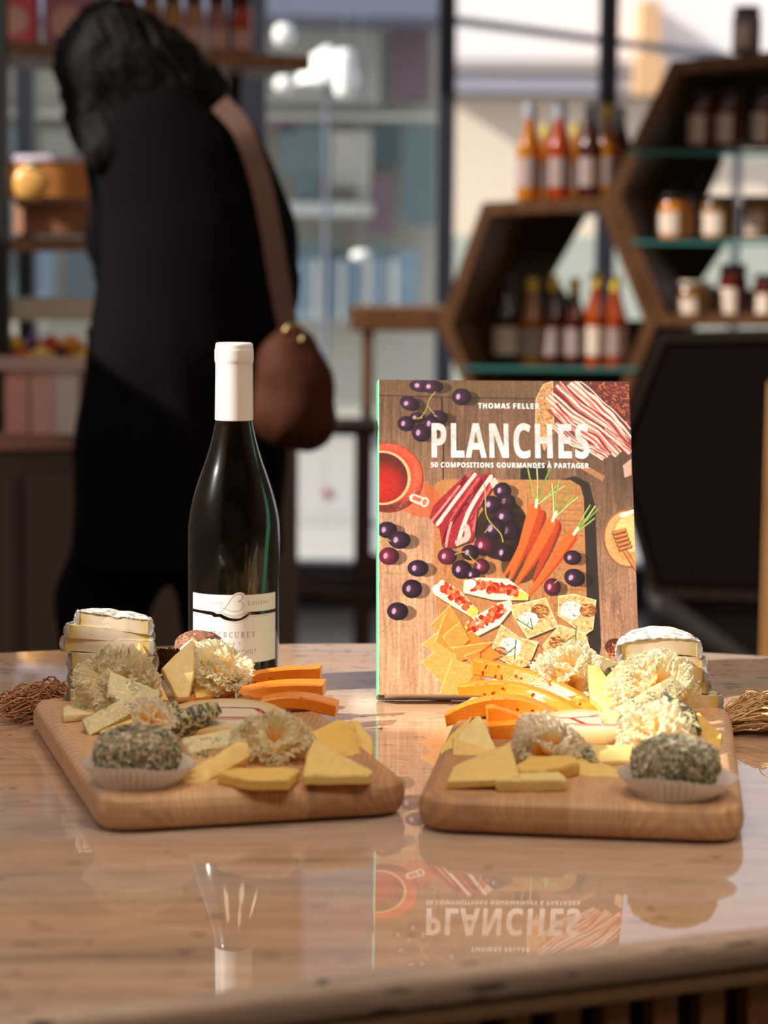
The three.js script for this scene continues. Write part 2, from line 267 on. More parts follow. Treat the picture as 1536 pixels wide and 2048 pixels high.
// ---------------------------------------------------------------- furniture behind the counter
const woodTex = dataTex(512, 512, (x, y, u, v) => { const g = fbm(u * 40 + 0.6 * N3(u * 3, v * 3), v * 3, 5, 4) * 60 + 14 * Math.sin(u * 46 + 5 * N3(u * 4, v * 1.4, 3)); return [214 + g, 200 + g, 184 + g]; });
scaled(woodTex, 0.5);
const wood = (rgb, rough = 0.55) => { const m = std(rgb, rough); m.map = woodTex; return m; };
const plank = (a, b, th, depth) => { const d = b.clone().sub(a), L = d.length(); return boxUV(box(L, th, depth)).rotateZ(Math.atan2(d.y, Math.hypot(d.x, d.z))).rotateY(Math.atan2(-d.z, d.x)).translate((a.x + b.x) / 2, (a.y + b.y) / 2, (a.z + b.z) / 2); };
{
  // bar table and stool (7 m away)
  const oak = wood([124, 86, 52]), oakDark = wood([80, 56, 38]);
  const tp = atD(700, 614, 7), tq = atD(892, 614, 7), th = tp.y - atD(700, 662, 7).y, bt = thing('bar_table', 'tall oak bar table left of the lower hexagonal shelf', 'table', V(tp.x, 0, -7));
  const w = 0.62;
  part(bt, 'top', boxUV(box(w, th, 0.34, w / 2, tp.y - th / 2, -0.17, 0.006)), oak);
  for (const x of [0.055, w - 0.06]) for (const z of [-0.03, -0.31]) part(bt, 'leg', boxUV(box(0.034, tp.y - th, 0.034, x, (tp.y - th) / 2, z)), oak);
  part(bt, 'rail', boxUV(box(w - 0.12, 0.04, 0.025, w / 2, 0.3, -0.31)), oak);
  const sp = atD(566, 858, 6.6), sq = atD(742, 858, 6.6), st = thing('bar_stool', 'dark oak bar stool with a footrest in front of the tall bar table', 'stool', V((sp.x + sq.x) / 2, 0, -6.6)), sw = sq.x - sp.x;
  part(st, 'seat', boxUV(box(sw + 0.05, 0.036, 0.27, 0, sp.y, -0.12, 0.01)), oakDark);
  for (const x of [-sw / 2 + 0.018, sw / 2 - 0.03]) for (const z of [0, -0.24]) part(st, 'leg', boxUV(box(0.032, sp.y - 0.018, 0.032, x, (sp.y - 0.018) / 2, z)), oakDark);
  part(st, 'footrest', plank(V(-sw / 2, atD(600, 1178, 6.6).y, 0), V(sw / 2, atD(715, 1196, 6.6).y, 0), 0.03, 0.022), oakDark);
  part(st, 'footrest', boxUV(box(sw, 0.03, 0.022, 0, 0.3, -0.24)), oakDark);

  // hexagonal shelf units
  const glassShelf = phys([205, 235, 230], 0.05, { transmission: 0.85, thickness: 0 });
  function hexUnit(label, pts, inside, back, rungs) {
    const c = pts.reduce((s, p) => s.clone().add(p), V(0, 0, 0)).divideScalar(pts.length), y0 = Math.min(...pts.map((p) => p.y)), o = V(c.x, y0, c.z), t = thing('hexagonal_shelf', label, 'shelf', o);
    const local = pts.map((p) => p.clone().sub(o)), lc = c.clone().sub(o);
    local.forEach((p, i) => {
      const q = local[(i + 1) % local.length], tk = 0.034, inn = (v) => v.clone().lerp(lc, tk / v.distanceTo(lc) * 1.15), quad = [p, q, inn(q), inn(p)];
      const g = new ConvexGeometry([...quad, ...quad.map((v) => v.clone().add(back))]); part(t, 'panel', boxUV(g), inside);
    });
    rungs.forEach(([y, x0, x1]) => { const g = box(x1 - x0, 0.01, back.length() * 0.86, 0, 0, -back.length() * 0.43), k = part(t, 'glass_shelf', g, glassShelf, V((x0 + x1) / 2 - o.x, y - 0.005 - o.y, c.z - o.z)); part(k, 'edge', box(x1 - x0, 0.01, 0.004, 0, 0, 0.003), M.tealEdge); });
    return { t, o, local, lc };
  }
  const P = (x, y, d = 6.2) => atD(x, y, d), frame = wood([124, 88, 56]), back = V(0.17, 0, -0.4);
  const low = [P(965, 405), P(1212, 392), P(1316, 640), P(1215, 905), P(985, 910), P(876, 652)], up = [P(1342, 122), P(1640, 92), P(1760, 380), P(1640, 652), P(1316, 652), P(1212, 392)], dark = [P(1318, 668), P(1640, 662), P(1760, 930), P(1640, 1204), P(1302, 1192), P(1222, 915)];
  const y735 = P(1000, 733).y, y300 = P(1400, 302).y, y478 = P(1400, 482).y;
  const lowU = hexUnit('lower oak hexagonal shelf lit along its left edge, holding bottles on a glass shelf', low, frame, back, [[y735, P(925, 735).x, P(1275, 735).x]]);
  const upU = hexUnit('upper oak hexagonal shelf at the right holding jars on two glass shelves', up, frame, back, [[y300, P(1262, 305).x, P(1720, 305).x], [y478, P(1262, 480).x, P(1720, 480).x]]);
  const dk = hexUnit('closed dark brown hexagonal cabinet under the jar shelf', dark, wood([44, 28, 20]), back, []);
  part(dk.t, 'door', new ConvexGeometry([...dk.local.map((v) => v.clone().lerp(dk.lc, 0.06)), ...dk.local.map((v) => v.clone().lerp(dk.lc, 0.06).add(V(0, 0, -0.03)))]), phys([20, 12, 10], 0.8, { specularIntensity: 0.2 }));
  part(dk.t, 'plinth', box(0.5, P(1400, 1190).y, 0.3, 0.05, -P(1400, 1190).y / 2, -0.25), std([58, 52, 50], 0.7));
  // dark back panels that close the hexagons except for a slanting gap
  const backPanel = (unit, list, d) => { const z = -d - unit.o.z, sh = new THREE.Shape(list.map(([x, y]) => { const p = atD(x, y, d).sub(unit.o); return new THREE.Vector2(p.x, p.y); })); part(unit.t, 'back_panel', new THREE.ExtrudeGeometry(sh, { depth: 0.012, bevelEnabled: false }).translate(0, 0, z), wood([70, 54, 44])); };
  backPanel(lowU, [[965, 405], [1192, 398], [1106, 548], [1168, 640], [1240, 640], [1300, 640], [1215, 905], [985, 910], [890, 652]], 6.52);
  backPanel(upU, [[1342, 132], [1630, 112], [1690, 262], [1452, 305], [1414, 392], [1466, 400], [1452, 486], [1396, 570], [1640, 590], [1640, 645], [1330, 645], [1226, 392]], 6.52);
  // bright oak post at the right edge of the picture
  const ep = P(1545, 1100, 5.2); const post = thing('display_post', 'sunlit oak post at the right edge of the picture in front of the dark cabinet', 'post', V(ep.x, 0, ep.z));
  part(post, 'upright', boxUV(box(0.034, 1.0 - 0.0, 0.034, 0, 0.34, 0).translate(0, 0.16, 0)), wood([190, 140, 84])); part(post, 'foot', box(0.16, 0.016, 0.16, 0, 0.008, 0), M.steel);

  // bottles and jars on the shelves
  const cream = std([198, 178, 160], 0.8), paper = std([150, 128, 122], 0.8), metal = std([70, 62, 58], 0.4, { metalness: 0.6 });
  const liquid = (rgb) => phys(rgb, 0.06, { transmission: 0.55, thickness: 0 });
  const amber = liquid([206, 130, 12]), orange = liquid([190, 76, 12]), redbrown = liquid([92, 28, 14]), darkRed = phys([74, 14, 10], 0.12), honey = phys([176, 104, 20], 0.12), olive = phys([120, 84, 30], 0.12), blackG = phys([26, 16, 14], 0.1), yellowCap = std([206, 176, 60], 0.5), silverCap = std([150, 152, 164], 0.4), darkCap = std([34, 30, 30], 0.5);
  function bottle(label, px, yTop, yBase, d, glass, cap, lab, group) {
    const a = atD(px, yBase, d), h = atD(px, yTop, d).y - a.y, r = h * 0.14, t = thing('juice_bottle', label, 'bottle', a, 0, group);
    part(t, 'glass', lathe([[0, 0], [r * 0.9, 0], [r, h * 0.02], [r, h * 0.5], [r * 0.9, h * 0.57], [r * 0.5, h * 0.74], [r * 0.4, h * 0.84], [r * 0.4, h * 0.9], [0, h * 0.9]], 24), glass);
    part(t, 'cap', lathe([[r * 0.42, h * 0.84], [r * 0.46, h * 0.845], [r * 0.46, h * 0.99], [r * 0.4, h], [0, h]], 20), cap);
    part(t, 'label', lathe([[r * 1.012, h * 0.13], [r * 1.02, h * 0.14], [r * 1.02, h * 0.42], [r * 1.012, h * 0.43]], 24), lab);
  }
  const rank = ['leftmost', 'second', 'third', 'fourth', 'fifth', 'sixth', 'seventh', 'eighth'];
  [[1058, 206, 400, amber, silverCap], [1090, 250, 398, amber, yellowCap, 6.42], [1118, 206, 399, orange, silverCap], [1150, 246, 397, amber, yellowCap, 6.42], [1178, 206, 398, redbrown, silverCap], [1212, 210, 394, amber, yellowCap, 6.4], [1238, 212, 392, redbrown, silverCap, 6.46]].forEach(([x, y0, y1, g, c, d], i) =>
    bottle(`${rank[i]} bottle from the left of those standing on top of the lower hexagonal shelf`, x, y0, P(x, y1).y && y1, d ?? 6.27, g, c, paper, 'bottles on top of the lower hexagonal shelf'));
  [[1010, 548, 732, blackG, darkCap, cream], [1062, 556, 733, amber, yellowCap, paper], [1104, 552, 733, redbrown, yellowCap, paper], [1147, 556, 733, redbrown, yellowCap, paper], [1190, 545, 734, orange, yellowCap, cream], [1228, 552, 734, orange, yellowCap, paper]].forEach(([x, y0, y1, g, c, l], i) =>
    bottle(`${rank[i]} bottle from the left on the glass shelf inside the lower hexagon`, x, y0, y1, 6.3, g, c, l, 'bottles on the glass shelf inside the lower hexagon'));
  function jar(label, px, yTop, yBase, wpx, d, glass, lid, group) {
    const a = atD(px, yBase, d), h = atD(px, yTop, d).y - a.y, r = wpx / FOCAL * d / 2, t = thing('preserve_jar', label, 'jar', a, 0, group);
    part(t, 'glass', lathe([[0, 0], [r * 0.92, 0], [r, h * 0.04], [r, h * 0.74], [r * 0.86, h * 0.84], [r * 0.86, h * 0.88], [0, h * 0.88]], 24), glass);
    part(t, 'lid', lathe([[0, h * 0.86], [r * 0.92, h * 0.86], [r * 0.92, h * 0.99], [r * 0.88, h], [0, h]], 24), lid);
    part(t, 'label', new THREE.CylinderGeometry(r * 1.015, r * 1.015, h * 0.5, 20, 1, true, -1.5, 1.6).translate(0, h * 0.36, 0), cream);
  }
  [[1402, 186, 300], [1456, 184, 300], [1528, 180, 299]].forEach(([x, a, b], i) => jar(`${rank[i]} dark red jar with a cream label from the left on the topmost glass shelf`, x, a, b, 54, 6.26, darkRed, metal, 'dark red jars on the topmost glass shelf'));
  [[1348, 390, 478, honey], [1434, 392, 479, olive], [1516, 392, 478, olive]].forEach(([x, a, b, g], i) => jar(`${rank[i]} squat ${i ? 'olive' : 'honey coloured'} jar from the left on the middle glass shelf`, x, a, b, 74, 6.26, g, metal, 'squat jars on the middle glass shelf'));
  jar('squat olive jar at the left on the oak bottom of the upper hexagon', 1384, 562, 651, 76, 6.26, olive, cream); jar('tall dark red jar with cream label next to the squat olive jar', 1464, 528, 650, 58, 6.26, darkRed, metal); jar('tall dark red jar at the picture edge on the oak bottom of the upper hexagon', 1532, 548, 650, 56, 6.26, darkRed, metal);
  jar('pale mauve canister standing on top of the upper hexagonal shelf', 1492, 14, 106, 56, 6.3, std([120, 104, 104], 0.6), std([60, 52, 52], 0.5));
}
// ---------------------------------------------------------------- left display shelf and its goods
{
  const shelfWood = wood([150, 118, 92]), D = 5.2, P = (x, y, d = D) => atD(x, y, d);
  const unit = thing('display_shelf', 'tall wooden display shelf at the left behind the person in black', 'shelf', V(-0.6, 0, -5.5)), at0 = V(0.6, 0, 5.5), sub = (g) => g.translate(at0.x, at0.y, at0.z);
  const a1 = P(-260, 96, 5.05), b1 = P(560, 137, 5.5);
  part(unit, 'shelf_board', sub(plank(a1, b1, 0.032, 0.34)), shelfWood);
  const a2 = P(-260, 492, 5.1), b2 = P(215, 488, 5.3); part(unit, 'shelf_board', sub(plank(a2, b2, 0.03, 0.34)), shelfWood);
  const a3 = P(-260, 618, 5.1), b3 = P(196, 616, 5.3); part(unit, 'shelf_board', sub(plank(a3, b3, 0.045, 0.34)), std([196, 186, 170], 0.6));
  part(unit, 'unseen_header', sub(plank(V(a1.x, 2.16, a1.z), V(b1.x, 2.16, b1.z), 0.5, 0.3)), shelfWood);  // out of view, darkens what the counter top reflects at the left
  for (const [x, d] of [[3, 4.93], [470, 5.56], [-255, 5.0]]) { const p = P(x, 400, d), yb = P(-260, 862, 4.9).y + 0.0005; part(unit, 'post', sub(box(0.032, 2.4 - yb, 0.032, p.x, (2.4 + yb) / 2, p.z)), std([22, 20, 22], 0.5)); }
  // the closed counter below it
  const ca = P(-260, 862, 4.9), cb = P(520, 862, 5.3), cc = thing('low_cabinet', 'low dark grey brown cabinet with a pale top behind the person', 'cabinet', V((ca.x + cb.x) / 2, 0, (ca.z + cb.z) / 2)), o = V(-(ca.x + cb.x) / 2, 0, -(ca.z + cb.z) / 2);
  const yTop = ca.y, body = plank(V(ca.x, (yTop - 0.03) / 2, ca.z), V(cb.x, (yTop - 0.03) / 2, cb.z), yTop - 0.03, 0.44).translate(o.x, 0, o.z);
  part(cc, 'carcass', body, std([92, 76, 70], 0.7)); part(cc, 'top', plank(V(ca.x, yTop - 0.015, ca.z), V(cb.x, yTop - 0.015, cb.z), 0.03, 0.47).translate(o.x, 0, o.z), std([176, 132, 118], 0.5));
  for (let k = 0; k < 3; k++) { const p = ca.clone().lerp(cb, 0.18 + k * 0.3); part(cc, 'door', box(0.24, yTop - 0.14, 0.016).rotateY(Math.atan2(-(cb.z - ca.z), cb.x - ca.x)).translate(p.x + o.x + 0.06, (yTop - 0.03) / 2, p.z + o.z + 0.225), std([98, 82, 76], 0.6)); }
  const onBoardY = (x, dy = 0.0195) => lerp(a1.y, b1.y, (atD(x, 100, 5.25).x - a1.x) / (b1.x - a1.x)) + dy, zAt = (x) => lerp(5.05, 5.5, clamp((x + 260) / 820));
  // goods on the top board
  [[36, 76, [226, 92, 112], 'red gift tin with a pale round emblem at the far left of the top board'], [140, 92, [182, 116, 142], 'mauve gift tin with a pale round emblem beside the red one on the top board']].forEach(([x, w, c, label]) => {
    const d = zAt(x), p = atD(x, 90, d), W = w / FOCAL * d, t = thing('gift_tin', label, 'tin', V(p.x, onBoardY(x), -d));
    part(t, 'body', box(W, 0.2, 0.09, 0, 0.1, 0, 0.008), std(c, 0.5)); part(t, 'emblem', new THREE.CylinderGeometry(W * 0.36, W * 0.36, 0.004, 28).rotateX(Math.PI / 2).translate(0, 0.055, 0.046), std([224, 176, 158], 0.6)); part(t, 'lid', box(W * 1.03, 0.03, 0.094, 0, 0.2, 0, 0.006), std(c.map((v) => v * 0.8), 0.5));
  });
  [[212, 34, [150, 156, 190], 'pale blue little packet on the top board above the hair of the person'], [256, 36, [196, 110, 70], 'orange little packet beside the pale blue one on the top board']].forEach(([x, w, c, label]) => {
    const d = zAt(x), p = atD(x, 90, d), W = w / FOCAL * d, t = thing('packet', label, 'packet', V(p.x, onBoardY(x), -d)); part(t, 'body', box(W, 0.13, 0.04, 0, 0.065, 0, 0.006), std(c, 0.5)); part(t, 'seal', box(W * 1.05, 0.014, 0.012, 0, 0.136, 0), std(c.map((v) => v * 0.8), 0.5));
  });
  const tall = [[302, [172, 120, 84], 'leftmost'], [345, [184, 136, 76], 'second'], [388, [188, 140, 110], 'third'], [434, [168, 116, 118], 'fourth'], [484, [190, 66, 44], 'rightmost']];
  tall.forEach(([x, c, r], i) => {
    const d = zAt(x), p = atD(x, 90, d), R = 0.024, H = 0.15, t = thing('spice_jar', `${r} of the five slim jars on the top board right of the person${i === 4 ? ', filled red' : ''}`, 'jar', V(p.x, onBoardY(x), -d), 0, 'slim jars on the top board');
    part(t, 'glass', lathe([[0, 0], [R, 0.003], [R, H * 0.7], [R * 0.8, H * 0.8], [R * 0.8, H * 0.84], [0, H * 0.84]], 20), phys(c, 0.12)); part(t, 'lid', lathe([[0, H * 0.83], [R * 0.86, H * 0.83], [R * 0.86, H], [0, H]], 20), std([110, 60, 60], 0.4)); part(t, 'label', new THREE.CylinderGeometry(R * 1.02, R * 1.02, H * 0.3, 20, 1, true).translate(0, H * 0.28, 0), std([214, 172, 160], 0.7));
  });
  // two hampers
  [[100, 400, 5.12, 'upper wicker hamper with a lilac cloth rim at the left', 78], [118, 472, 5.16, 'lower wicker hamper with a lilac cloth rim under the upper one', 70]].forEach(([x, y, d, label, hp], k) => {
    const p = atD(x, y, d), W = 0.19, H = hp / FOCAL * d, t = thing('hamper', label, 'basket', p);
    const weave = []; for (let r = 0; r < 7; r++) weave.push(new THREE.TorusGeometry(0.1, 0.0075, 6, 40).rotateX(Math.PI / 2).scale(W / 0.2, 1, 0.62).translate(0, 0.008 + r * (H - 0.016) / 6, 0));
    part(t, 'wickerwork', merge(weave), std(k ? [140, 92, 62] : [196, 128, 60], 0.7)); part(t, 'lining', lathe([[0, 0.004], [0.09, 0.004], [0.094, H - 0.004], [0.088, H - 0.004], [0.085, 0.01], [0, 0.01]], 32).scale(W / 0.2, 1, 0.62), std(k ? [126, 84, 58] : [180, 112, 52], 0.8));
    part(t, 'cloth_rim', new THREE.TorusGeometry(0.1, 0.011, 8, 40).rotateX(Math.PI / 2).scale(W / 0.2, 0.8, 0.64).translate(0, H, 0), std([196, 184, 204], 0.8));
  });
  const bag = (() => { const p = atD(62, 372, 5.0), t = thing('bread_bag', 'golden glossy bag leaning at the front of the upper hamper', 'bag', atD(64, 402, 5.0)); part(t, 'bag', displace(new THREE.SphereGeometry(0.05, 24, 16), (q) => 0.006 * N3(q.x * 60, q.y * 60, q.z * 60)).scale(0.8, 0.78, 0.3).translate(0, 0.038, 0), std([236, 178, 96], 0.3)); part(t, 'tie', new THREE.TorusGeometry(0.012, 0.004, 6, 16).rotateX(Math.PI / 2).translate(0, 0.076, 0), std([240, 226, 200], 0.6)); return t; })();
  // wrapped sweets in front of the white board
  const R = rngOf(5), cols = [[255, 206, 70], [236, 110, 44], [110, 76, 140], [255, 222, 120], [200, 70, 50], [120, 84, 140], [226, 150, 60]], where = ['leftmost', 'second', 'third', 'fourth', 'fifth', 'sixth', 'seventh', 'eighth'];
  const tray = thing('sweets_tray', 'shallow pale tray of wrapped sweets below the white shelf board', 'tray', atD(92, 738, 4.98));
  part(tray, 'tray', merge([box(0.22, 0.008, 0.13, 0, 0.004, 0), box(0.22, 0.03, 0.008, 0, 0.015, 0.065), box(0.22, 0.03, 0.008, 0, 0.015, -0.065), box(0.008, 0.03, 0.13, 0.11, 0.015, 0), box(0.008, 0.03, 0.13, -0.11, 0.015, 0)]), std([206, 180, 170], 0.6)); part(tray, 'stand', box(0.18, atD(92, 738, 4.98).y - ca.y, 0.1, 0, -(atD(92, 738, 4.98).y - ca.y) / 2, 0), std([178, 140, 130], 0.6));
  for (let k = 0; k < 8; k++) {
    const px = 22 + k * 20, p = atD(px, k % 2 ? 722 : 700, 4.98 + 0.02 * (k % 3)), c = cols[k % 7], t = thing('wrapped_sweet', `${where[k]} from the left of the wrapped sweets heaped on the pale tray, ${['yellow', 'orange', 'purple', 'gold', 'red', 'violet', 'amber', 'yellow again'][k]}`, 'sweet', p, 0, 'wrapped sweets on the pale tray');
    part(t, 'sweet', new THREE.SphereGeometry(0.021, 16, 12).scale(1, 0.9, 0.9).translate(0, 0.014, 0), std(c, 0.25)); for (const s of [-1, 1]) part(t, 'wrapper_end', new THREE.ConeGeometry(0.011, 0.018, 8).rotateZ(s * Math.PI / 2).translate(s * 0.021, 0.012, 0), std(c, 0.3));
  }
  [[26, [240, 178, 168]], [78, [244, 196, 180]], [126, [246, 236, 230]]].forEach(([x, c], k) => {
    const p = atD(x, 858, 4.8 + 0.0), t = thing('card_box', `${['leftmost pink', 'middle pale pink', 'rightmost whitish'][k]} slanted card box on the low cabinet`, 'box', V(p.x, yTop, -4.86), 0.1); part(t, 'body', box(0.05, 0.12, 0.05, 0, 0.06, 0, 0.003), std(c, 0.7)); part(t, 'flap', box(0.051, 0.004, 0.035, 0, 0.125, 0.01).rotateX(-0.3), std(c, 0.7));
  });
}

// ---------------------------------------------------------------- the person in black, and the bag
{
  const D = 3.97, P = (x, y, dz = 0) => atD(x, y, D + dz);
  const skin = std([150, 104, 84], 0.6), coatM = phys([9, 8, 9], 0.95, { specularIntensity: 0.15 }), hairM = phys([17, 12, 10], 0.7, { specularIntensity: 0.2 }), trouserM = phys([10, 9, 10], 0.95, { specularIntensity: 0.15 }), shoeM = std([20, 18, 18], 0.4);
  const t = thing('person', 'person in a long black coat with long dark hair, head bowed to the left', 'person', V(P(360, 900).x, 0, -D)), o = t.position.clone().negate();
  const fl = (px, y, z) => V(P(px, 1000).x, y, -D + z);
  const head = P(222, 150), handL = P(240, 640, 0.36), handR = P(330, 660, 0.34);
  const body = [
    ...chain([[P(215, 128), 0.078], [P(222, 165), 0.07]]), ...chain([[P(196, 196, -0.0), 0.036], [P(178, 212), 0.024]]), ...chain([[P(160, 176), 0.012], [P(152, 186), 0.009]]),
    ...chain([[P(240, 180), 0.055], [P(300, 262), 0.062]]), ...chain([[P(320, 300), 0.1], [P(372, 520), 0.115], [P(372, 760), 0.13], [P(365, 900), 0.14]]),
    ...chain([[P(240, 330, 0.06), 0.05], [P(235, 480, 0.2), 0.042], [handL.clone().add(V(0, 0.05, 0.02)), 0.03]]), ...chain([[P(470, 340, -0.02), 0.05], [P(545, 560, 0.06), 0.044], [handR.clone().add(V(0.05, 0.03, 0.02)), 0.03]]),
    ...chain([[P(320, 940), 0.1], [P(215, 1200), 0.062], [fl(195, 0.42, 0), 0.05], [fl(190, 0.1, 0), 0.04]]), ...chain([[P(420, 940), 0.1], [P(455, 1240), 0.062], [fl(462, 0.42, 0), 0.05], [fl(466, 0.1, 0), 0.04]])];
  const g = sdfMesh(blend(body, 0.03), V(-0.75, 0.04, -4.6), V(0.02, 1.75, -3.6), 0.012);
  const hands = [[handL, 1], [handR, -1]].map(([h, s]) => {
    const fs = [...chain([[h.clone().add(V(0, 0.05, 0.02)), 0.026], [h, 0.03]]), ...chain([[h.clone().add(V(-0.02 * s, -0.01, 0)), 0.022], [h.clone().add(V(0.02 * s, -0.012, 0)), 0.02]])];
    [[-0.03, 0.062], [-0.011, 0.072], [0.009, 0.068], [0.028, 0.052]].forEach(([x, l], i) => fs.push(...chain([[h.clone().add(V(x * s, -0.025, 0)), 0.0095], [h.clone().add(V(x * 1.15 * s, -0.025 - l * 0.5, -0.012)), 0.0088], [h.clone().add(V(x * 1.2 * s, -0.025 - l, -0.034)), 0.0075]])));
    fs.push(...chain([[h.clone().add(V(-0.03 * s, 0.01, 0)), 0.012], [h.clone().add(V(-0.055 * s, -0.02, -0.012)), 0.01], [h.clone().add(V(-0.058 * s, -0.048, -0.022)), 0.0085]]));
    return sdfMesh(blend(fs, 0.006), h.clone().add(V(-0.09, -0.13, -0.07)), h.clone().add(V(0.09, 0.09, 0.07)), 0.004);
  });
  for (const k of [g, ...hands]) k.translate(o.x, o.y, o.z);
  part(t, 'body', merge([g, ...hands]), skin);
  // coat, hanging to the thighs, with sleeves
  const coatF = blend([...chain([[P(322, 262), 0.118], [P(350, 330), 0.132], [P(385, 440), 0.148], [P(392, 540), 0.157], [P(378, 700), 0.165], [P(360, 900), 0.174], [P(352, 1180), 0.184]]),
    ...chain([[P(255, 320, 0.04), 0.07], [P(250, 480, 0.17), 0.062], [handL.clone().add(V(0, 0.09, 0.05)), 0.045]]), ...chain([[P(440, 318, -0.02), 0.07], [P(508, 470, 0.02), 0.058], [P(520, 580, 0.06), 0.056], [handR.clone().add(V(0.1, 0.04, 0.04)), 0.045]])], 0.045);
  const hem = P(300, 1128).y, fold = (x, y, z) => 0.006 * Math.sin(x * 70 + 3 * Math.sin(y * 5)) * smooth(1.25, 0.8, y);
  part(t, 'coat', sdfMesh((x, y, z) => Math.max(coatF(x, y, z) + fold(x, y, z), hem + 0.05 * (x + 0.45) - y), V(-0.8, hem - 0.06, -4.6), V(0.1, 1.62, -3.6), 0.013).translate(o.x, o.y, o.z), coatM);
  const legF = blend([...chain([[P(320, 940), 0.115], [P(205, 1200), 0.078], [fl(192, 0.42, 0), 0.066], [fl(188, 0.09, 0), 0.06]]), ...chain([[P(420, 940), 0.115], [P(455, 1240), 0.076], [fl(462, 0.42, 0), 0.066], [fl(466, 0.09, 0), 0.06]])], 0.03);
  part(t, 'trousers', sdfMesh((x, y, z) => Math.max(legF(x, y, z), 0.07 - y), V(-0.75, 0.05, -4.2), V(0, 1.05, -3.7), 0.013).translate(o.x, o.y, o.z), trouserM);
  for (const px of [188, 466]) { const c = fl(px, 0, 0); part(t, 'shoe', sdfMesh((x, y, z) => Math.max(blend(chain([[V(c.x + 0.03, 0.045, c.z), 0.042], [V(c.x - 0.06, 0.035, c.z - 0.05), 0.038], [V(c.x - 0.13, 0.03, c.z - 0.09), 0.03]]), 0.02)(x, y, z), -y), V(c.x - 0.2, -0.01, c.z - 0.18), V(c.x + 0.12, 0.12, c.z + 0.1), 0.008).translate(o.x, o.y, o.z), shoeM); }
  const hairF = blend([...chain([[P(236, 114), 0.088], [P(248, 142), 0.094], [P(300, 175), 0.095], [P(352, 222), 0.09], [P(392, 262), 0.072]]), ...chain([[P(214, 98), 0.066], [P(184, 118), 0.046], [P(158, 112), 0.022]]), ...chain([[P(205, 150), 0.07], [P(212, 230), 0.06], [P(225, 300, -0.06), 0.05]])], 0.04);
  part(t, 'hair', sdfMesh((x, y, z) => hairF(x, y, z) + 0.004 * Math.sin((x * 1.1 + y * 0.8) * 260 + 4 * N3(x * 20, y * 20, z * 20)) + 0.006 * N3(x * 30, y * 12, z * 30), V(-0.78, 1.38, -4.25), V(-0.18, 1.8, -3.7), 0.008).translate(o.x, o.y, o.z), hairM);
  // shoulder bag
  const b = thing('shoulder_bag', 'tan leather shoulder bag hanging at the back of the person in black', 'bag', P(598, 886, -0.16)), q = b.position.clone().negate(), leather = phys([64, 31, 15], 0.7, { specularIntensity: 0.3 }), strapM = phys([70, 48, 38], 0.7, { specularIntensity: 0.3 });
  const Q = (x, y, dz = -0.14) => P(x, y, dz), bagF = blend([...chain([[Q(588, 700), 0.038], [Q(600, 760), 0.05], [Q(606, 830), 0.052]]), ...chain([[Q(565, 720), 0.04], [Q(560, 830), 0.05]]), ...chain([[Q(600, 830), 0.05], [Q(618, 850), 0.04]])], 0.03);
  part(b, 'body', sdfMesh((x, y, z) => bagF(x, y, z) + 0.004 * N3(x * 25, y * 25, z * 25), Q(480, 920, 0.02), Q(700, 600, -0.28), 0.009).translate(q.x, q.y, q.z), leather);
  const path = new THREE.CatmullRomCurve3([Q(440, 206, -0.1), Q(486, 262, -0.165), Q(518, 350, -0.17), Q(540, 450, -0.165), Q(558, 560, -0.155), Q(576, 650, -0.145), Q(590, 704, -0.14)]), rings = [];
  for (let i = 0; i <= 40; i++) { const p = path.getPoint(i / 40), tan = path.getTangent(i / 40), s = V(0, 0, 1).cross(tan).normalize(), n = tan.clone().cross(s).normalize(), w = 0.017; rings.push([[-w, -0.002], [w, -0.002], [w, 0.002], [-w, 0.002]].map(([u, v]) => p.clone().addScaledVector(s, u).addScaledVector(n, v).add(q))); }
  part(b, 'strap', loft(rings, 0.5), strapM); part(b, 'buckle', new THREE.TorusGeometry(0.016, 0.003, 8, 20).translate(...Q(588, 668, -0.17).add(q).toArray()), std([150, 130, 90], 0.3, { metalness: 1 }));
}
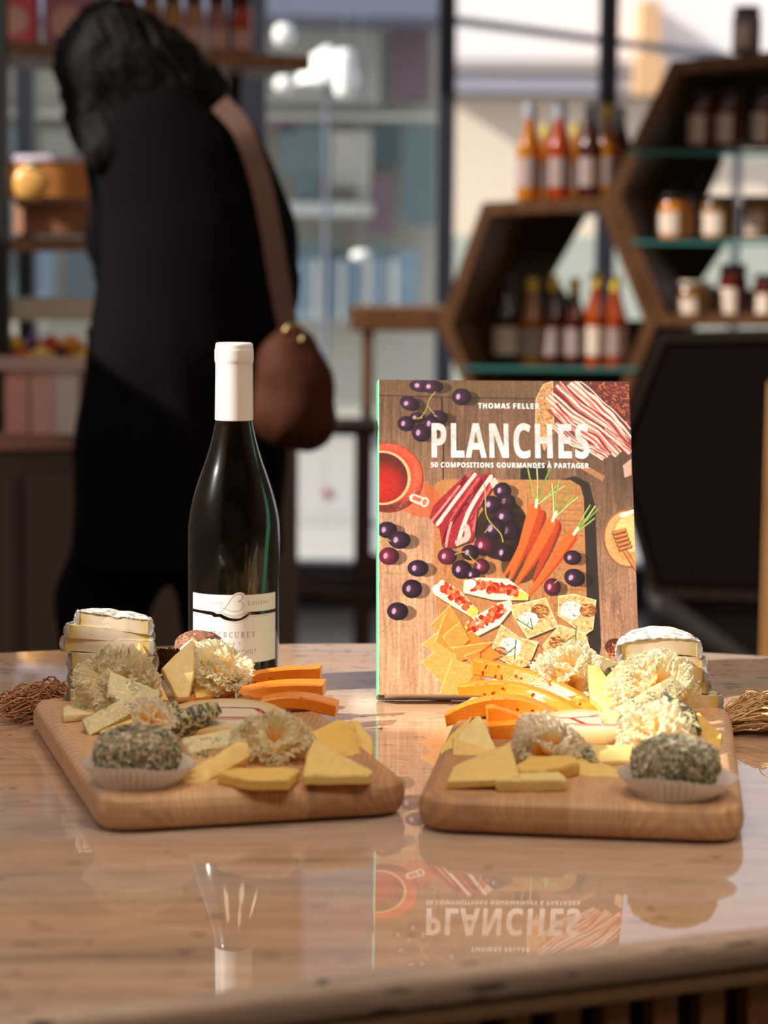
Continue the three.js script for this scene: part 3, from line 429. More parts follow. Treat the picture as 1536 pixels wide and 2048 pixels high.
// ---------------------------------------------------------------- the counter of polished travertine
const TW = 1.9, TH = 1.45;                                               // metres the stone texture covers
{
  const W = 1900, Hh = 1450, bump = new Float32Array(W * Hh), R = rngOf(11);
  const pit = (cx, cy, a, b, deep) => { for (let y = Math.max(0, cy - b | 0); y <= Math.min(Hh - 1, cy + b); y++) for (let x = Math.max(0, cx - a | 0); x <= Math.min(W - 1, cx + a); x++) { const e = ((x - cx) / a) ** 2 + ((y - cy + 1.6 * N3(x * 0.06, cy, 2)) / b) ** 2 + 0.5 * N3(x * 0.11, y * 0.25, 5); if (e < 1) bump[y * W + x] = Math.max(bump[y * W + x], deep * clamp((1 - e) * 2)); } };
  for (let k = 0; k < 3800; k++) { const band = R(); pit(R() * W, (0.5 + 0.5 * Math.sin(band * 90) * band) * Hh * 0.98 + R() * 14, 2 + R() * R() * 10, 0.9 + R() * 1.1, 0.35 + 0.65 * R()); }
  const tex = dataTex(W, Hh, (x, y, u, v) => {
    const wv = 0.012 * N3(u * 5, v * 3, 1) + 0.004 * N3(u * 19, v * 9, 4), s = fbm(u * 5, (v + wv) * 60, 0.3, 4), f = fbm(u * 60, (v + wv) * 300, 2, 3), b = N3(u * 1.4, (v + wv) * 14, 9), p = bump[y * W + x];
    const k = 1 + 0.26 * s + 0.15 * f + 0.09 * b, vein = smooth(0.16, 0.34, Math.abs(s + 0.1)) * 0.14; const m = (k - vein) * (1 - 0.72 * p);
    return [203 * m, 170 * m - 3 * b * 6, 141 * m - 10 * b * 4];
  });
  const bt = dataTex(W, Hh, (x, y) => { const b = 255 * (1 - bump[y * W + x]); return [b, b, b]; }, false);
  for (const t of [tex, bt]) { t.repeat.set(1 / TW, 1 / TH); t.offset.set(0.5, 0.05); }
  const stone = new THREE.MeshPhysicalMaterial({ map: tex, bumpMap: bt, bumpScale: 0.0006, roughness: 0.5, clearcoat: 1, clearcoatRoughness: 0.02, ior: 1.5 });
  const n0 = onTop(0, 2048), n1 = onTop(1536, 1864), dir = n1.clone().sub(n0).normalize(), out = V(-dir.z, 0, dir.x);    // along the near edge, and out of it towards us
  const A = n0.clone().addScaledVector(dir, -0.45), B = n1.clone().addScaledVector(dir, 0.5), outline = [];
  for (let i = 0; i <= 16; i++) { const p = A.clone().lerp(B, i / 16); outline.push([p.x, -p.z]); }
  outline.push([B.x + 0.06, -B.z + 0.03], [B.x + 0.1, -B.z + 0.09]);
  for (let i = 0; i <= 40; i++) { const x = lerp(0.86, -0.82, i / 40), q = x - 0.03; outline.push([x, 2.116 - 0.47 * q * q]); }
  outline.push([A.x - 0.1, -A.z + 0.1], [A.x - 0.06, -A.z + 0.03]);
  const shapeOf = (k) => { const c = [0.02, 1.6]; return new THREE.Shape(outline.map(([x, y]) => { const l = Math.hypot(x - c[0], y - c[1]), f = 1 - k / l; return new THREE.Vector2(c[0] + (x - c[0]) * f, c[1] + (y - c[1]) * f); })); };
  const slab = (k, y0, th, bev) => new THREE.ExtrudeGeometry(shapeOf(k), { depth: th - 2 * bev, bevelEnabled: bev > 0, bevelThickness: bev, bevelSize: bev, bevelOffset: -bev, bevelSegments: 6 }).translate(0, 0, bev).rotateX(-Math.PI / 2).translate(0, y0, 0);
  const c = thing('counter', 'travertine counter with a polished top and slatted wooden front, holding the boards', 'counter', V(0, 0, -1.6)), put = (name, g, m) => part(c, name, g.translate(0, 0, 1.6), m);
  put('top', slab(0, T - 0.021, 0.021, 0.009), stone);
  put('lip', slab(0.004, T - 0.031, 0.0098, 0.003), std([150, 122, 90], 0.5));
  put('carcass', slab(0.05, 0.06, T - 0.0915, 0), std([26, 18, 14], 0.7)); put('plinth', slab(0.1, 0, 0.06, 0), std([20, 16, 14], 0.8));
  const slat = boxUV(box(0.0145, T - 0.032 - 0.05, 0.014, 0, (T - 0.032 + 0.05) / 2, 0, 0.0012)), slatM = wood([150, 112, 78]), yaw = Math.atan2(-dir.z, dir.x), first = onPlane(1150, 2010, T - 0.05), k0 = first.sub(A).dot(dir);
  for (let k = -26; k < 22; k++) { const s = k0 + k * 0.0293, p = A.clone().addScaledVector(dir, s).addScaledVector(out, -0.018); if (s < 0.02 || s > A.distanceTo(B) - 0.02) continue; const m = part(c, 'slat', slat, slatM, V(p.x, 0, p.z + 1.6)); m.rotation.y = yaw; }
}

// ---------------------------------------------------------------- the two serving boards, each glued from staves
const BOARDS = [{ x: -0.1245, d: 1.580, yaw: 16 * D2R, w: 0.206, l: 0.340, seed: 1 }, { x: 0.1435, d: 1.557, yaw: -7 * D2R, w: 0.206, l: 0.338, seed: 2 }];
{
  const boardTex = dataTex(1024, 1024, (x, y, u, v) => {
    const w = 0.25 * N3(u * 2.2, v * 2.2, 7), g = fbm((u + w * 0.2) * 26, v * 2.2, 1, 4), fine = fbm(u * 190, v * 10, 5, 3), arc = Math.sin(((u - 0.5) ** 2 * 30 + v * 5 + w) * 16), ray = fbm(u * 120, v * 40, 9, 2);
    const k = 1 + 0.12 * g + 0.10 * fine + 0.045 * arc + 0.05 * ray; return [222 * k, 192 * k, 162 * k * (1 - 0.03 * arc)];
  }); scaled(boardTex, 0.16);
  const tones = [[234, 212, 186], [212, 182, 150], [246, 226, 198], [220, 192, 160], [238, 210, 178]];
  const labels = ['beech serving board at the left, its near corners rounded, carrying the left cheese spread', 'beech serving board at the right, turned squarer to us, carrying the right cheese spread'];
  BOARDS.forEach((b, bi) => {
    const t = thing('serving_board', labels[bi], 'board', V(b.x, T, -b.d), b.yaw), r = 0.0112, Rc = 0.026, H = BH / 2, cuts = [0, 0.23, 0.47, 0.66, 1];
    for (let k = 0; k < 4; k++) {
      const x0 = (cuts[k] - 0.5) * b.w, x1 = (cuts[k + 1] - 0.5) * b.w, rings = [], n = 18;
      for (let i = 0; i <= n; i++) {
        let s = i / n; if (k === 0) s = s * s; if (k === 3) s = 1 - (1 - s) * (1 - s);
        const x = lerp(x0, x1, s), e = Math.min(x + b.w / 2, b.w / 2 - x), hh = e < r ? H - r + Math.sqrt(Math.max(0, r * r - (r - e) ** 2)) + 0.0004 : H, hz = b.l / 2 - (e < Rc ? Rc - Math.sqrt(Math.max(0, Rc * Rc - (Rc - e) ** 2)) : 0), rr = Math.min(r, hh), ring = [];
        for (const [sy, sz, a0] of [[1, 1, 0], [-1, 1, 1], [-1, -1, 2], [1, -1, 3]]) for (let j = 0; j <= 5; j++) { const a = (a0 + j / 5) * Math.PI / 2; ring.push(V(x, BH / 2 + sy * (hh - rr) + rr * Math.cos(a), sz * (hz - rr) + rr * Math.sin(a))); }
        rings.push(ring);
      }
      const g = boxUV(loft(rings, 0.5)), uv = g.attributes.uv, p = g.attributes.position; for (let i = 0; i < uv.count; i++) uv.setXY(i, p.getX(i) + 0.17 * k + 0.31 * bi, p.getZ(i) + p.getY(i) * 1.0 + 0.23 * k * (bi + 1));
      const m = std(tones[(k * 2 + bi) % 5], 0.52); m.map = boardTex; part(t, 'stave', g, m);
    }
  });
}

// ---------------------------------------------------------------- tufts of raffia behind the boards
function raffia(label, base, dirs, n, len, cols, seed) {
  const R = rngOf(seed), t = thing('raffia_tuft', label, 'raffia', base), geos = [];
  for (let k = 0; k < n; k++) {
    const a = dirs + (R() - 0.5) * 1.1, L = len * (0.5 + 0.6 * R()), lift = 0.002 + R() * 0.02, z0 = (R() - 0.5) * 0.04, y0 = 0.0012 + R() * 0.012, pts = [];
    for (let i = 0; i <= 5; i++) { const s = i / 5; pts.push(V(Math.cos(a) * L * s + (R() - 0.5) * 0.006, Math.max(0.001, y0 + lift * Math.sin(s * 2.6) * (0.3 + R() * 0.7)), z0 - Math.sin(a) * L * s * 0.8 + (R() - 0.5) * 0.008)); }
    if (k % 5 === 0) { const e = pts[5]; pts.push(V(e.x - 0.01 * R(), e.y + 0.006 * R(), e.z + 0.012 * (R() - 0.5)), V(e.x - 0.02 * R(), Math.max(0.001, e.y - 0.004), e.z + 0.014 * (R() - 0.5))); }
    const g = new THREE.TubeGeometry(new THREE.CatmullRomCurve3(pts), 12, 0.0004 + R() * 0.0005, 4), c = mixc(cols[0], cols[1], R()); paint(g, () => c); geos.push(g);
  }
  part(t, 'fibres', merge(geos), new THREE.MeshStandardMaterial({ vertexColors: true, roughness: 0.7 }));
  const knot = []; for (let k = 0; k < 3; k++) knot.push(new THREE.TorusGeometry(0.009, 0.0016, 6, 20).rotateY(Math.PI / 2).scale(1, 0.75, 1.6).translate(0.004 * (k - 1), 0.0087, 0)); part(t, 'binding', merge(knot), std([170, 120, 76], 0.7));
}
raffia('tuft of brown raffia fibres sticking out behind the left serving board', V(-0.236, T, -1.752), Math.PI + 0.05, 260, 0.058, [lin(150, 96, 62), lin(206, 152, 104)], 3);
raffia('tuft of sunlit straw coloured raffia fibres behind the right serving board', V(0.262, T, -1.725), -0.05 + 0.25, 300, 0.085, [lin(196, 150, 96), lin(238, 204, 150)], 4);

// ---------------------------------------------------------------- the cook book
const canvasTex = (c, srgb = true) => { const t = new THREE.CanvasTexture(c); if (srgb) t.colorSpace = THREE.SRGBColorSpace; t.magFilter = THREE.LinearFilter; return t; };
const newCanvas = (w, h) => { const c = document.createElement('canvas'); c.width = w; c.height = h; return c; };
// text stretched to fill a box: left, right, top of the capitals, baseline
function fitText(g, s, x0, x1, y0, y1, font, fill, track = 0) {
  g.save(); g.font = `${font.replace('SIZE', '100px')}`; g.textBaseline = 'alphabetic'; g.textAlign = 'left';
  const chars = [...s], ws = chars.map((ch) => g.measureText(ch).width), total = ws.reduce((a, b) => a + b, 0) + track * (chars.length - 1), cap = 71.4;
  g.translate(x0, y1); g.scale((x1 - x0) / total, (y1 - y0) / cap); g.fillStyle = fill; let x = 0; chars.forEach((ch, i) => { g.fillText(ch, x, 0); x += ws[i] + track; }); g.restore();
}
const BOOK_W = 0.2122, BOOK_H = 0.2735, BOOK_T = 0.0215;
function coverTexture() {
  const W = 1600, Hh = 2010, c = newCanvas(W, Hh), g = c.getContext('2d'), R = rngOf(21);
  // photograph pixel -> place on the cover
  const m = (px, py) => { const v = (py - 763) / (1389 - 763), xl = 764 - 18 * v, xr = 1263 + 5 * v, t = v * 1.048 / ((1 - v) + v * 1.048); return [(px - xl) / (xr - xl) * W, t * Hh]; };
  const K = W / 509;
  const poly = (pts, fill, stroke, lw = 1) => { g.beginPath(); pts.forEach((p, i) => { const [x, y] = m(...p); i ? g.lineTo(x, y) : g.moveTo(x, y); }); g.closePath(); if (fill) { g.fillStyle = fill; g.fill(); } if (stroke) { g.strokeStyle = stroke; g.lineWidth = lw * K; g.stroke(); } };
  const line = (pts, stroke, lw) => { g.beginPath(); const q = pts.map((p) => m(...p)); g.moveTo(...q[0]); for (let i = 1; i < q.length - 1; i++) g.quadraticCurveTo(q[i][0], q[i][1], (q[i][0] + q[i + 1][0]) / 2, (q[i][1] + q[i + 1][1]) / 2); g.lineTo(...q[q.length - 1]); g.strokeStyle = stroke; g.lineWidth = lw * K; g.lineCap = 'round'; g.stroke(); };
  const ell = (px, py, rx, ry, rot, fill) => { const [x, y] = m(px, py); g.beginPath(); g.ellipse(x, y, rx * K, ry * K, rot, 0, Math.PI * 2); g.fillStyle = fill; g.fill(); };
  const rad = (px, py, r, stops) => { const [x, y] = m(px, py), q = g.createRadialGradient(x, y, 0, x, y, r * K); stops.forEach(([s, col]) => q.addColorStop(s, col)); return q; };
  // old boards
  const img = g.createImageData(W, Hh), d = img.data;
  for (let y = 0, i = 0; y < Hh; y++) for (let x = 0; x < W; x++, i += 4) {
    const u = x / W, v = y / Hh, col = x < 0.115 * W ? 1 : x < 0.262 * W ? 2 : x < 0.8 * W ? 3 : 4, n = fbm(u * 70 + col * 9, v * 5 + col * 4 + 0.5 * N3(u * 9, v * 3, 2), 1, 4), f = N3(u * 260, v * 16, 3), blot = fbm(u * 3.4, v * 3.4, 8, 3);
    const k = (lerp(0.52, 1, smooth(0.0, 0.75, v + 0.25 * blot - 0.12 * u)) * (1 + 0.34 * n + 0.14 * f + 0.12 * blot) * (u > 0.78 ? 0.86 : 1)); d[i] = clamp(204 * k, 0, 255); d[i + 1] = clamp(154 * k, 0, 255); d[i + 2] = clamp(120 * k, 0, 255); d[i + 3] = 255;
  }
  g.putImageData(img, 0, 0);
  line([[888, 800], [890, 880], [886, 965]], 'rgba(30,20,14,.85)', 3); line([[764, 794], [880, 797], [1080, 799]], 'rgba(40,26,18,.7)', 2); poly([[764, 764], [1090, 764], [1090, 794], [764, 792]], 'rgba(120,96,64,.4)');
  for (let k = 0; k < 160; k++) { const x = 1190 + R() * 75, y = 1010 + R() * 340; line([[x, y], [x + (R() - 0.5) * 30, y + (R() - 0.5) * 40]], k % 2 ? 'rgba(60,36,22,.5)' : 'rgba(226,178,134,.45)', 0.7); }
  // cutting board with its shade
  g.filter = 'none'; poly([[1150, 952], [1178, 966], [1188, 1010], [1192, 1290], [1176, 1370], [1120, 1392], [1120, 960]], 'rgba(44,38,36,.92)');
  poly([[1042, 936], [1094, 930], [1096, 966], [1040, 966]], 'rgba(40,34,32,.92)');
  { const pts = [[866, 990], [872, 968], [890, 960], [1140, 960], [1160, 972], [1166, 996], [1166, 1300], [1150, 1392], [880, 1392], [862, 1150]]; poly(pts, 'rgb(186,128,80)'); for (let k = 0; k < 420; k++) { const x = 868 + R() * 294, y = 966 + R() * 420; line([[x, y], [x + (R() - 0.5) * 3, y + 10 + R() * 40]], R() < 0.5 ? 'rgba(90,52,28,.28)' : 'rgba(224,168,112,.28)', 1 + R()); } for (let k = 0; k < 55; k++) { const y = 966 + R() * 330; line([[1100, y], [1163, y + R() * 3]], 'rgba(96,56,30,.25)', 1.2); } }
  // bread and bacon, upper right
  poly([[1092, 770], [1110, 764], [1110, 850], [1090, 900], [1074, 850], [1076, 800]], 'rgb(190,140,92)', 'rgb(222,180,132)', 2); for (let k = 0; k < 90; k++) ell(1080 + R() * 28, 772 + R() * 100, 1 + R() * 2, 1 + R(), 0, R() < 0.5 ? 'rgba(120,76,44,.6)' : 'rgba(226,184,136,.6)');
  poly([[1180, 764], [1264, 764], [1264, 870], [1215, 830]], 'rgb(92,40,30)'); for (let k = 0; k < 240; k++) { const x = 1185 + R() * 78, y = 766 + R() * 90; line([[x, y], [x + 4 * R(), y - 5 * R()], [x + 8 * R(), y + 5 * R()]], ['rgb(150,40,34)', 'rgb(196,82,58)', 'rgb(216,120,70)', 'rgb(70,22,20)'][k % 4], 1.4); }
  const strip = (pts, w, cols) => { const fine = []; for (let i = 0; i < pts.length - 1; i++) for (let q = 0; q < 6; q++) fine.push([lerp(pts[i][0], pts[i + 1][0], q / 6), lerp(pts[i][1], pts[i + 1][1], q / 6)]); fine.push(pts[pts.length - 1]); const n = cols.length * 3, sd = R() * 50; for (let k = 0; k < n; k++) { const off = (k / (n - 1) - 0.5) * w; line(fine.map(([x, y], i) => { const o2 = off + w * 0.16 * N3(i * 0.3, k * 0.5, sd) + w * 0.1 * N3(i * 0.14, sd, 2); return [x + o2 * 0.75, y - o2 * 0.66]; }), cols[Math.floor((k + R() * 1.6) / 3) % cols.length], w / n * (0.8 + R() * 1.5)); } };
  const red = ['rgb(122,30,34)', 'rgb(176,52,54)', 'rgb(232,186,172)', 'rgb(240,214,200)', 'rgb(196,84,78)', 'rgb(236,196,182)', 'rgb(150,40,42)'], pale = ['rgb(240,220,204)', 'rgb(212,130,116)', 'rgb(240,218,204)', 'rgb(176,60,58)', 'rgb(238,210,196)', 'rgb(120,40,38)'];
  strip([[1150, 764], [1190, 800], [1230, 840], [1262, 880]], 26, pale); strip([[1120, 770], [1165, 815], [1215, 850], [1262, 900]], 24, red); strip([[1105, 790], [1150, 830], [1200, 860], [1240, 905]], 24, pale); strip([[1108, 815], [1140, 850], [1190, 880], [1216, 912]], 22, red);
  strip([[1112, 850], [1150, 885], [1190, 900], [1212, 914]], 16, pale); strip([[1210, 860], [1240, 885], [1262, 905]], 16, red); poly([[1245, 930], [1264, 915], [1264, 950], [1248, 956]], 'rgb(214,160,140)', 'rgb(96,60,40)', 2); poly([[1150, 918], [1210, 952], [1204, 962], [1160, 936]], 'rgb(170,122,80)');
  // jug of pink tea
  const jug = (x, y, r, col) => ell(x, y, r, r, 0, col);
  g.save(); ell(838, 1000, 46, 36, 0.4, 'rgba(226,84,40,.55)'); jug(776, 958, 72, 'rgb(150,58,44)'); jug(775, 957, 70, rad(790, 940, 76, [[0, 'rgb(210,60,40)'], [0.7, 'rgb(226,92,64)'], [0.86, 'rgb(186,70,50)'], [1, 'rgb(120,50,40)']])); jug(766, 958, 56, 'rgb(244,176,130)'); jug(764, 958, 52, rad(764, 975, 58, [[0, 'rgb(206,44,36)'], [0.6, 'rgb(176,40,34)'], [1, 'rgb(98,40,34)']]));
  for (let k = 0; k < 140; k++) { const a = -1.3 + R() * 2.6, q = 58 + R() * 9; ell(772 + Math.cos(a) * q, 958 + Math.sin(a) * q, 0.9, 0.9, 0, 'rgba(250,190,160,.35)'); }
  line([[826, 998], [848, 1006]], 'rgb(246,206,186)', 17); line([[828, 998], [847, 1005]], 'rgb(226,110,84)', 9); ell(848, 1006, 8, 10, 0.4, 'rgb(250,226,212)'); ell(848, 1006, 5, 7, 0.4, 'rgb(226,120,96)'); g.restore();
  // grapes
  const grape = (x, y, rx, ry, rot = 0, hue = 0) => { ell(x + rx * 0.75, y + ry * 0.18, rx * 1.05, ry * 0.85, rot, 'rgba(26,16,14,.42)'); ell(x, y, rx, ry, rot, rad(x - rx * 0.3, y - ry * 0.05, rx * 1.5, hue ? [[0, 'rgb(172,62,84)'], [0.35, 'rgb(112,36,58)'], [0.8, 'rgb(48,24,40)'], [1, 'rgb(34,22,34)']] : [[0, 'rgb(104,66,94)'], [0.3, 'rgb(62,36,58)'], [0.7, 'rgb(32,21,32)'], [1, 'rgb(24,17,24)']])); ell(x - rx * 0.36, y - ry * 0.02, rx * 0.2, ry * 0.34, rot + 0.2, 'rgba(210,172,206,.8)'); };
  const stalk = (pts, w = 1.6) => { line(pts, 'rgb(120,104,48)', w + 0.8); line(pts, 'rgb(206,188,104)', w * 0.6); };
  [[848, 774, 24, 14], [870, 776, 22, 14], [928, 796, 20, 18], [824, 810, 21, 15, 0.4], [838, 838, 16, 12], [880, 838, 20, 16], [816, 850, 18, 16], [846, 868, 20, 19], [866, 850, 16, 18]].forEach((q) => grape(...q));
  stalk([[876, 786], [862, 800], [860, 814], [852, 830], [842, 840]]); stalk([[860, 816], [872, 830]]); stalk([[848, 838], [830, 840]]);
  [[772, 1062, 20, 17], [796, 1082, 22, 18, 0, 0], [774, 1114, 20, 18, 0, 1], [831, 1138, 21, 17], [818, 1179, 20, 19], [788, 1224, 21, 18]].forEach((q) => grape(...q));
  stalk([[758, 1086], [770, 1080], [778, 1084]]); stalk([[768, 1148], [790, 1150], [812, 1147]]); stalk([[774, 1240], [770, 1256], [750, 1268]]);
  // bacon on the board
  const b2 = ['rgb(130,26,40)', 'rgb(186,56,64)', 'rgb(226,150,144)', 'rgb(196,70,74)', 'rgb(240,206,196)', 'rgb(170,40,52)', 'rgb(214,120,116)', 'rgb(120,24,36)'];
  const ham = (pts, lines) => { poly(pts.map(([x, y]) => [x + 4, y + 3]), 'rgba(40,14,16,.6)'); poly(pts, 'rgb(168,44,54)'); g.save(); g.beginPath(); pts.forEach((p, i) => { const [x, y] = m(...p); i ? g.lineTo(x, y) : g.moveTo(x, y); }); g.clip(); lines.forEach(([q, col, w]) => line(q, col, w)); for (let k = 0; k < 70; k++) { const p = pts[Math.floor(R() * pts.length)], o = pts[Math.floor(R() * pts.length)], x = lerp(p[0], o[0], R()), y = lerp(p[1], o[1], R()); line([[x, y], [x - 5, y + 7]], ['rgba(226,120,116,.5)', 'rgba(110,22,34,.5)', 'rgba(240,190,180,.5)'][k % 3], 1.2); } g.restore(); };
  ham([[908, 972], [930, 952], [952, 944], [962, 952], [948, 980], [920, 1020], [896, 1058], [882, 1066], [866, 1050], [856, 1038], [866, 1012]], [[[[950, 950], [910, 1000], [872, 1050]], 'rgb(238,206,196)', 7], [[[932, 956], [896, 1004], [866, 1040]], 'rgb(120,22,36)', 8], [[[918, 974], [886, 1014], [862, 1042]], 'rgb(226,130,126)', 5], [[[956, 960], [924, 1004], [890, 1058]], 'rgb(206,86,88)', 6]]);
  ham([[966, 950], [982, 946], [992, 962], [968, 1000], [952, 1020], [946, 1066], [940, 1082], [902, 1096], [880, 1096], [876, 1062], [900, 1040], [936, 990]], [[[[982, 954], [944, 1004], [920, 1060], [912, 1090]], 'rgb(240,206,196)', 8], [[[970, 956], [930, 1010], [890, 1060], [884, 1092]], 'rgb(120,20,36)', 8], [[[986, 966], [956, 1016], [944, 1060]], 'rgb(214,96,94)', 7], [[[930, 1056], [936, 1076], [912, 1086]], 'rgb(232,176,166)', 12], [[[900, 1046], [892, 1070], [888, 1094]], 'rgb(230,150,144)', 5]]);
  poly([[978, 962], [990, 956], [998, 968], [984, 978]], 'rgb(226,190,176)');
  // grapes on the board
  ell(1000, 1060, 52, 62, 0.3, 'rgba(30,20,22,.8)');
  [[1004, 982, 18, 17], [1012, 1004, 18, 16], [982, 1010, 20, 18], [1008, 1034, 22, 18], [1016, 1062, 20, 20], [985, 1058, 22, 22], [964, 1092, 20, 21, 0, 1], [1004, 1106, 18, 18], [890, 1114, 19, 17, 0, 1], [936, 1106, 18, 16], [918, 1140, 20, 19], [958, 1134, 16, 16, 0, 1], [940, 1150, 14, 13]].forEach((q) => grape(...q));
  stalk([[968, 970], [970, 1000], [968, 1030], [980, 1050], [998, 1066], [1002, 1084]], 2.2); stalk([[980, 1050], [966, 1066]]); stalk([[905, 1110], [925, 1100], [940, 1120], [952, 1128]], 1.8);
  // carrots
  const carrot = (x0, y0, x1, y1, w, dark) => { for (let i = 0; i <= 60; i++) { const s = i / 60, x = lerp(x0, x1, s) + 3 * Math.sin(s * 3), y = lerp(y0, y1, s), r = w * (1 - 0.72 * s ** 1.6) * (s < 0.04 ? 0.8 : 1); ell(x + r * 0.3, y, r * 1.04, r, 0, dark ? 'rgb(150,52,30)' : 'rgb(196,70,30)'); } for (let i = 0; i <= 60; i++) { const s = i / 60, x = lerp(x0, x1, s) + 3 * Math.sin(s * 3), y = lerp(y0, y1, s), r = w * (1 - 0.72 * s ** 1.6); ell(x - r * 0.12, y, r * 0.78, r * 0.9, 0, dark ? 'rgb(186,70,40)' : 'rgb(236,104,48)'); if (i % 4 === 0 && !dark) line([[x - r * 0.4, y], [x + r * 0.05, y + 1.4]], 'rgba(255,206,160,.7)', 1); } };
  ell(1040, 1120, 40, 50, 0.5, 'rgba(36,20,18,.6)');
  carrot(1080, 1028, 1040, 1140, 9, true); carrot(1108, 1050, 1060, 1160, 11, true); carrot(1042, 1090, 1002, 1150, 9); carrot(1066, 1018, 1014, 1156, 13); carrot(1100, 1046, 1022, 1172, 13); carrot(1138, 1070, 1048, 1192, 12);
  const green = (x, y, ends) => ends.forEach(([a, b], i) => { line([[x, y], [(x + a) / 2 + (i % 2 ? 2 : -2), (y + b) / 2], [a, b]], 'rgb(70,112,40)', 3.4); line([[x, y], [(x + a) / 2 + (i % 2 ? 2 : -2), (y + b) / 2], [a, b]], ['rgb(170,196,92)', 'rgb(206,214,150)', 'rgb(140,176,70)'][i % 3], 2); });
  green(1072, 1010, [[1056, 938], [1074, 936], [1100, 938], [1118, 966], [1128, 972]]); green(1104, 1038, [[1118, 960], [1103, 966], [1144, 968], [1148, 990], [1154, 994]]); green(1146, 1066, [[1178, 1010], [1188, 1012], [1194, 1018], [1186, 1036]]); line([[1070, 1014], [1072, 1000]], 'rgb(226,222,190)', 6); line([[1102, 1042], [1110, 1024]], 'rgb(226,222,190)', 6); line([[1144, 1068], [1152, 1056]], 'rgb(226,222,190)', 6);
  [[1140, 1115, 18, 15], [1143, 1155, 21, 18, 0.3], [1098, 1174, 17, 18, 0, 1]].forEach((q) => grape(...q)); stalk([[1104, 1140], [1118, 1150], [1122, 1168]]); stalk([[1112, 1158], [1102, 1166]]);
  // honey bowl
  ell(1252, 1076, 50, 60, 0, 'rgb(150,98,58)'); ell(1252, 1076, 46, 56, 0, 'rgb(214,160,104)'); ell(1257, 1076, 38, 48, 0, 'rgb(196,150,78)'); ell(1260, 1066, 34, 38, 0, 'rgb(222,190,122)'); line([[1240, 1030], [1264, 1022]], 'rgb(240,226,200)', 8);
  line([[1240, 1092], [1268, 1140]], 'rgb(150,84,48)', 10); line([[1240, 1092], [1268, 1138]], 'rgb(206,132,84)', 6); for (let k = 0; k < 5; k++) { line([[1224 + k * 3, 1066 + k * 8], [1246 + k * 2.6, 1060 + k * 8]], 'rgb(110,58,32)', 8.5); line([[1224 + k * 3, 1065 + k * 8], [1246 + k * 2.6, 1059 + k * 8]], 'rgb(206,126,74)', 5.5); }
  // filled chicory leaves
  const boat = (pts, tip) => { poly(pts.map(([x, y]) => [x + 3, y + 4]), 'rgba(40,22,16,.55)'); poly(pts, 'rgb(238,226,196)', 'rgb(214,198,150)', 1); poly(tip, 'rgb(226,200,84)'); };
  const salmon = (cx, cy, w, h, rot, n) => { for (let k = 0; k < n; k++) { const a = (R() - 0.5) * w, b = (R() - 0.5) * h, x = cx + a * Math.cos(rot) - b * Math.sin(rot), y = cy + a * Math.sin(rot) + b * Math.cos(rot); ell(x, y, 3 + R() * 4, 2 + R() * 3, R() * 3, ['rgb(214,60,34)', 'rgb(236,98,58)', 'rgb(226,78,48)', 'rgb(244,136,92)', 'rgb(176,40,26)'][k % 5]); } for (let k = 0; k < n / 4; k++) { const a = (R() - 0.5) * w, x = cx + a * Math.cos(rot), y = cy + a * Math.sin(rot); line([[x, y], [x + 6 * (R() - 0.5), y + 6 * (R() - 0.5)]], 'rgb(150,140,50)', 0.8); } };
  boat([[857, 1180], [878, 1160], [910, 1180], [948, 1220], [944, 1240], [900, 1214], [862, 1190]], [[938, 1210], [950, 1222], [942, 1240], [926, 1226]]); salmon(904, 1194, 66, 18, 0.72, 60); ell(866, 1178, 7, 8, 0.7, 'rgb(236,232,222)');
  boat([[922, 1162], [950, 1156], [1010, 1158], [1050, 1190], [1048, 1200], [980, 1200], [920, 1186]], [[1028, 1180], [1050, 1190], [1046, 1200], [1016, 1198]]); salmon(984, 1176, 90, 22, 0.1, 90); ell(938, 1168, 8, 8, 0, 'rgb(232,228,214)');
  boat([[908, 1276], [930, 1240], [990, 1206], [1014, 1200], [1018, 1216], [990, 1250], [930, 1280]], [[906, 1280], [926, 1246], [934, 1262], [922, 1282]]); salmon(964, 1238, 84, 22, -0.5, 90); line([[912, 1280], [960, 1270], [1016, 1216]], 'rgb(244,232,206)', 4);
  // crackers with blue cheese and walnut
  const cracker = (pts, seed) => { const q = rngOf(seed), cx = pts.reduce((s, p) => s + p[0], 0) / pts.length, cy = pts.reduce((s, p) => s + p[1], 0) / pts.length; poly(pts.map(([x, y]) => [x + 3, y + 5]), 'rgba(36,20,14,.6)'); poly(pts, 'rgb(226,182,122)', 'rgb(244,214,166)', 2); g.save(); g.beginPath(); pts.forEach((p, i) => { const [x, y] = m(...p); i ? g.lineTo(x, y) : g.moveTo(x, y); }); g.clip(); for (let k = 0; k < 130; k++) ell(cx + (q() - 0.5) * 90, cy + (q() - 0.5) * 80, 1 + q() * 4, 1 + q() * 2, q() * 3, ['rgba(206,150,88,.6)', 'rgba(244,216,168,.6)', 'rgba(150,100,56,.45)'][k % 3]); g.restore(); };
  const blue = (cx, cy, r, seed) => { const q = rngOf(seed), pts = []; for (let k = 0; k < 9; k++) { const a = k / 9 * 6.28, l = r * (0.75 + 0.4 * q()); pts.push([cx + Math.cos(a) * l, cy + Math.sin(a) * l * 0.9]); } poly(pts, 'rgb(236,234,214)'); for (let k = 0; k < 40; k++) ell(cx + (q() - 0.5) * r * 1.3, cy + (q() - 0.5) * r * 1.2, 0.8 + q() * 2.2, 0.8 + q() * 1.4, q() * 3, ['rgba(120,134,130,.6)', 'rgba(96,112,110,.5)', 'rgba(250,250,240,.6)', 'rgba(206,200,160,.6)'][k % 4]); };
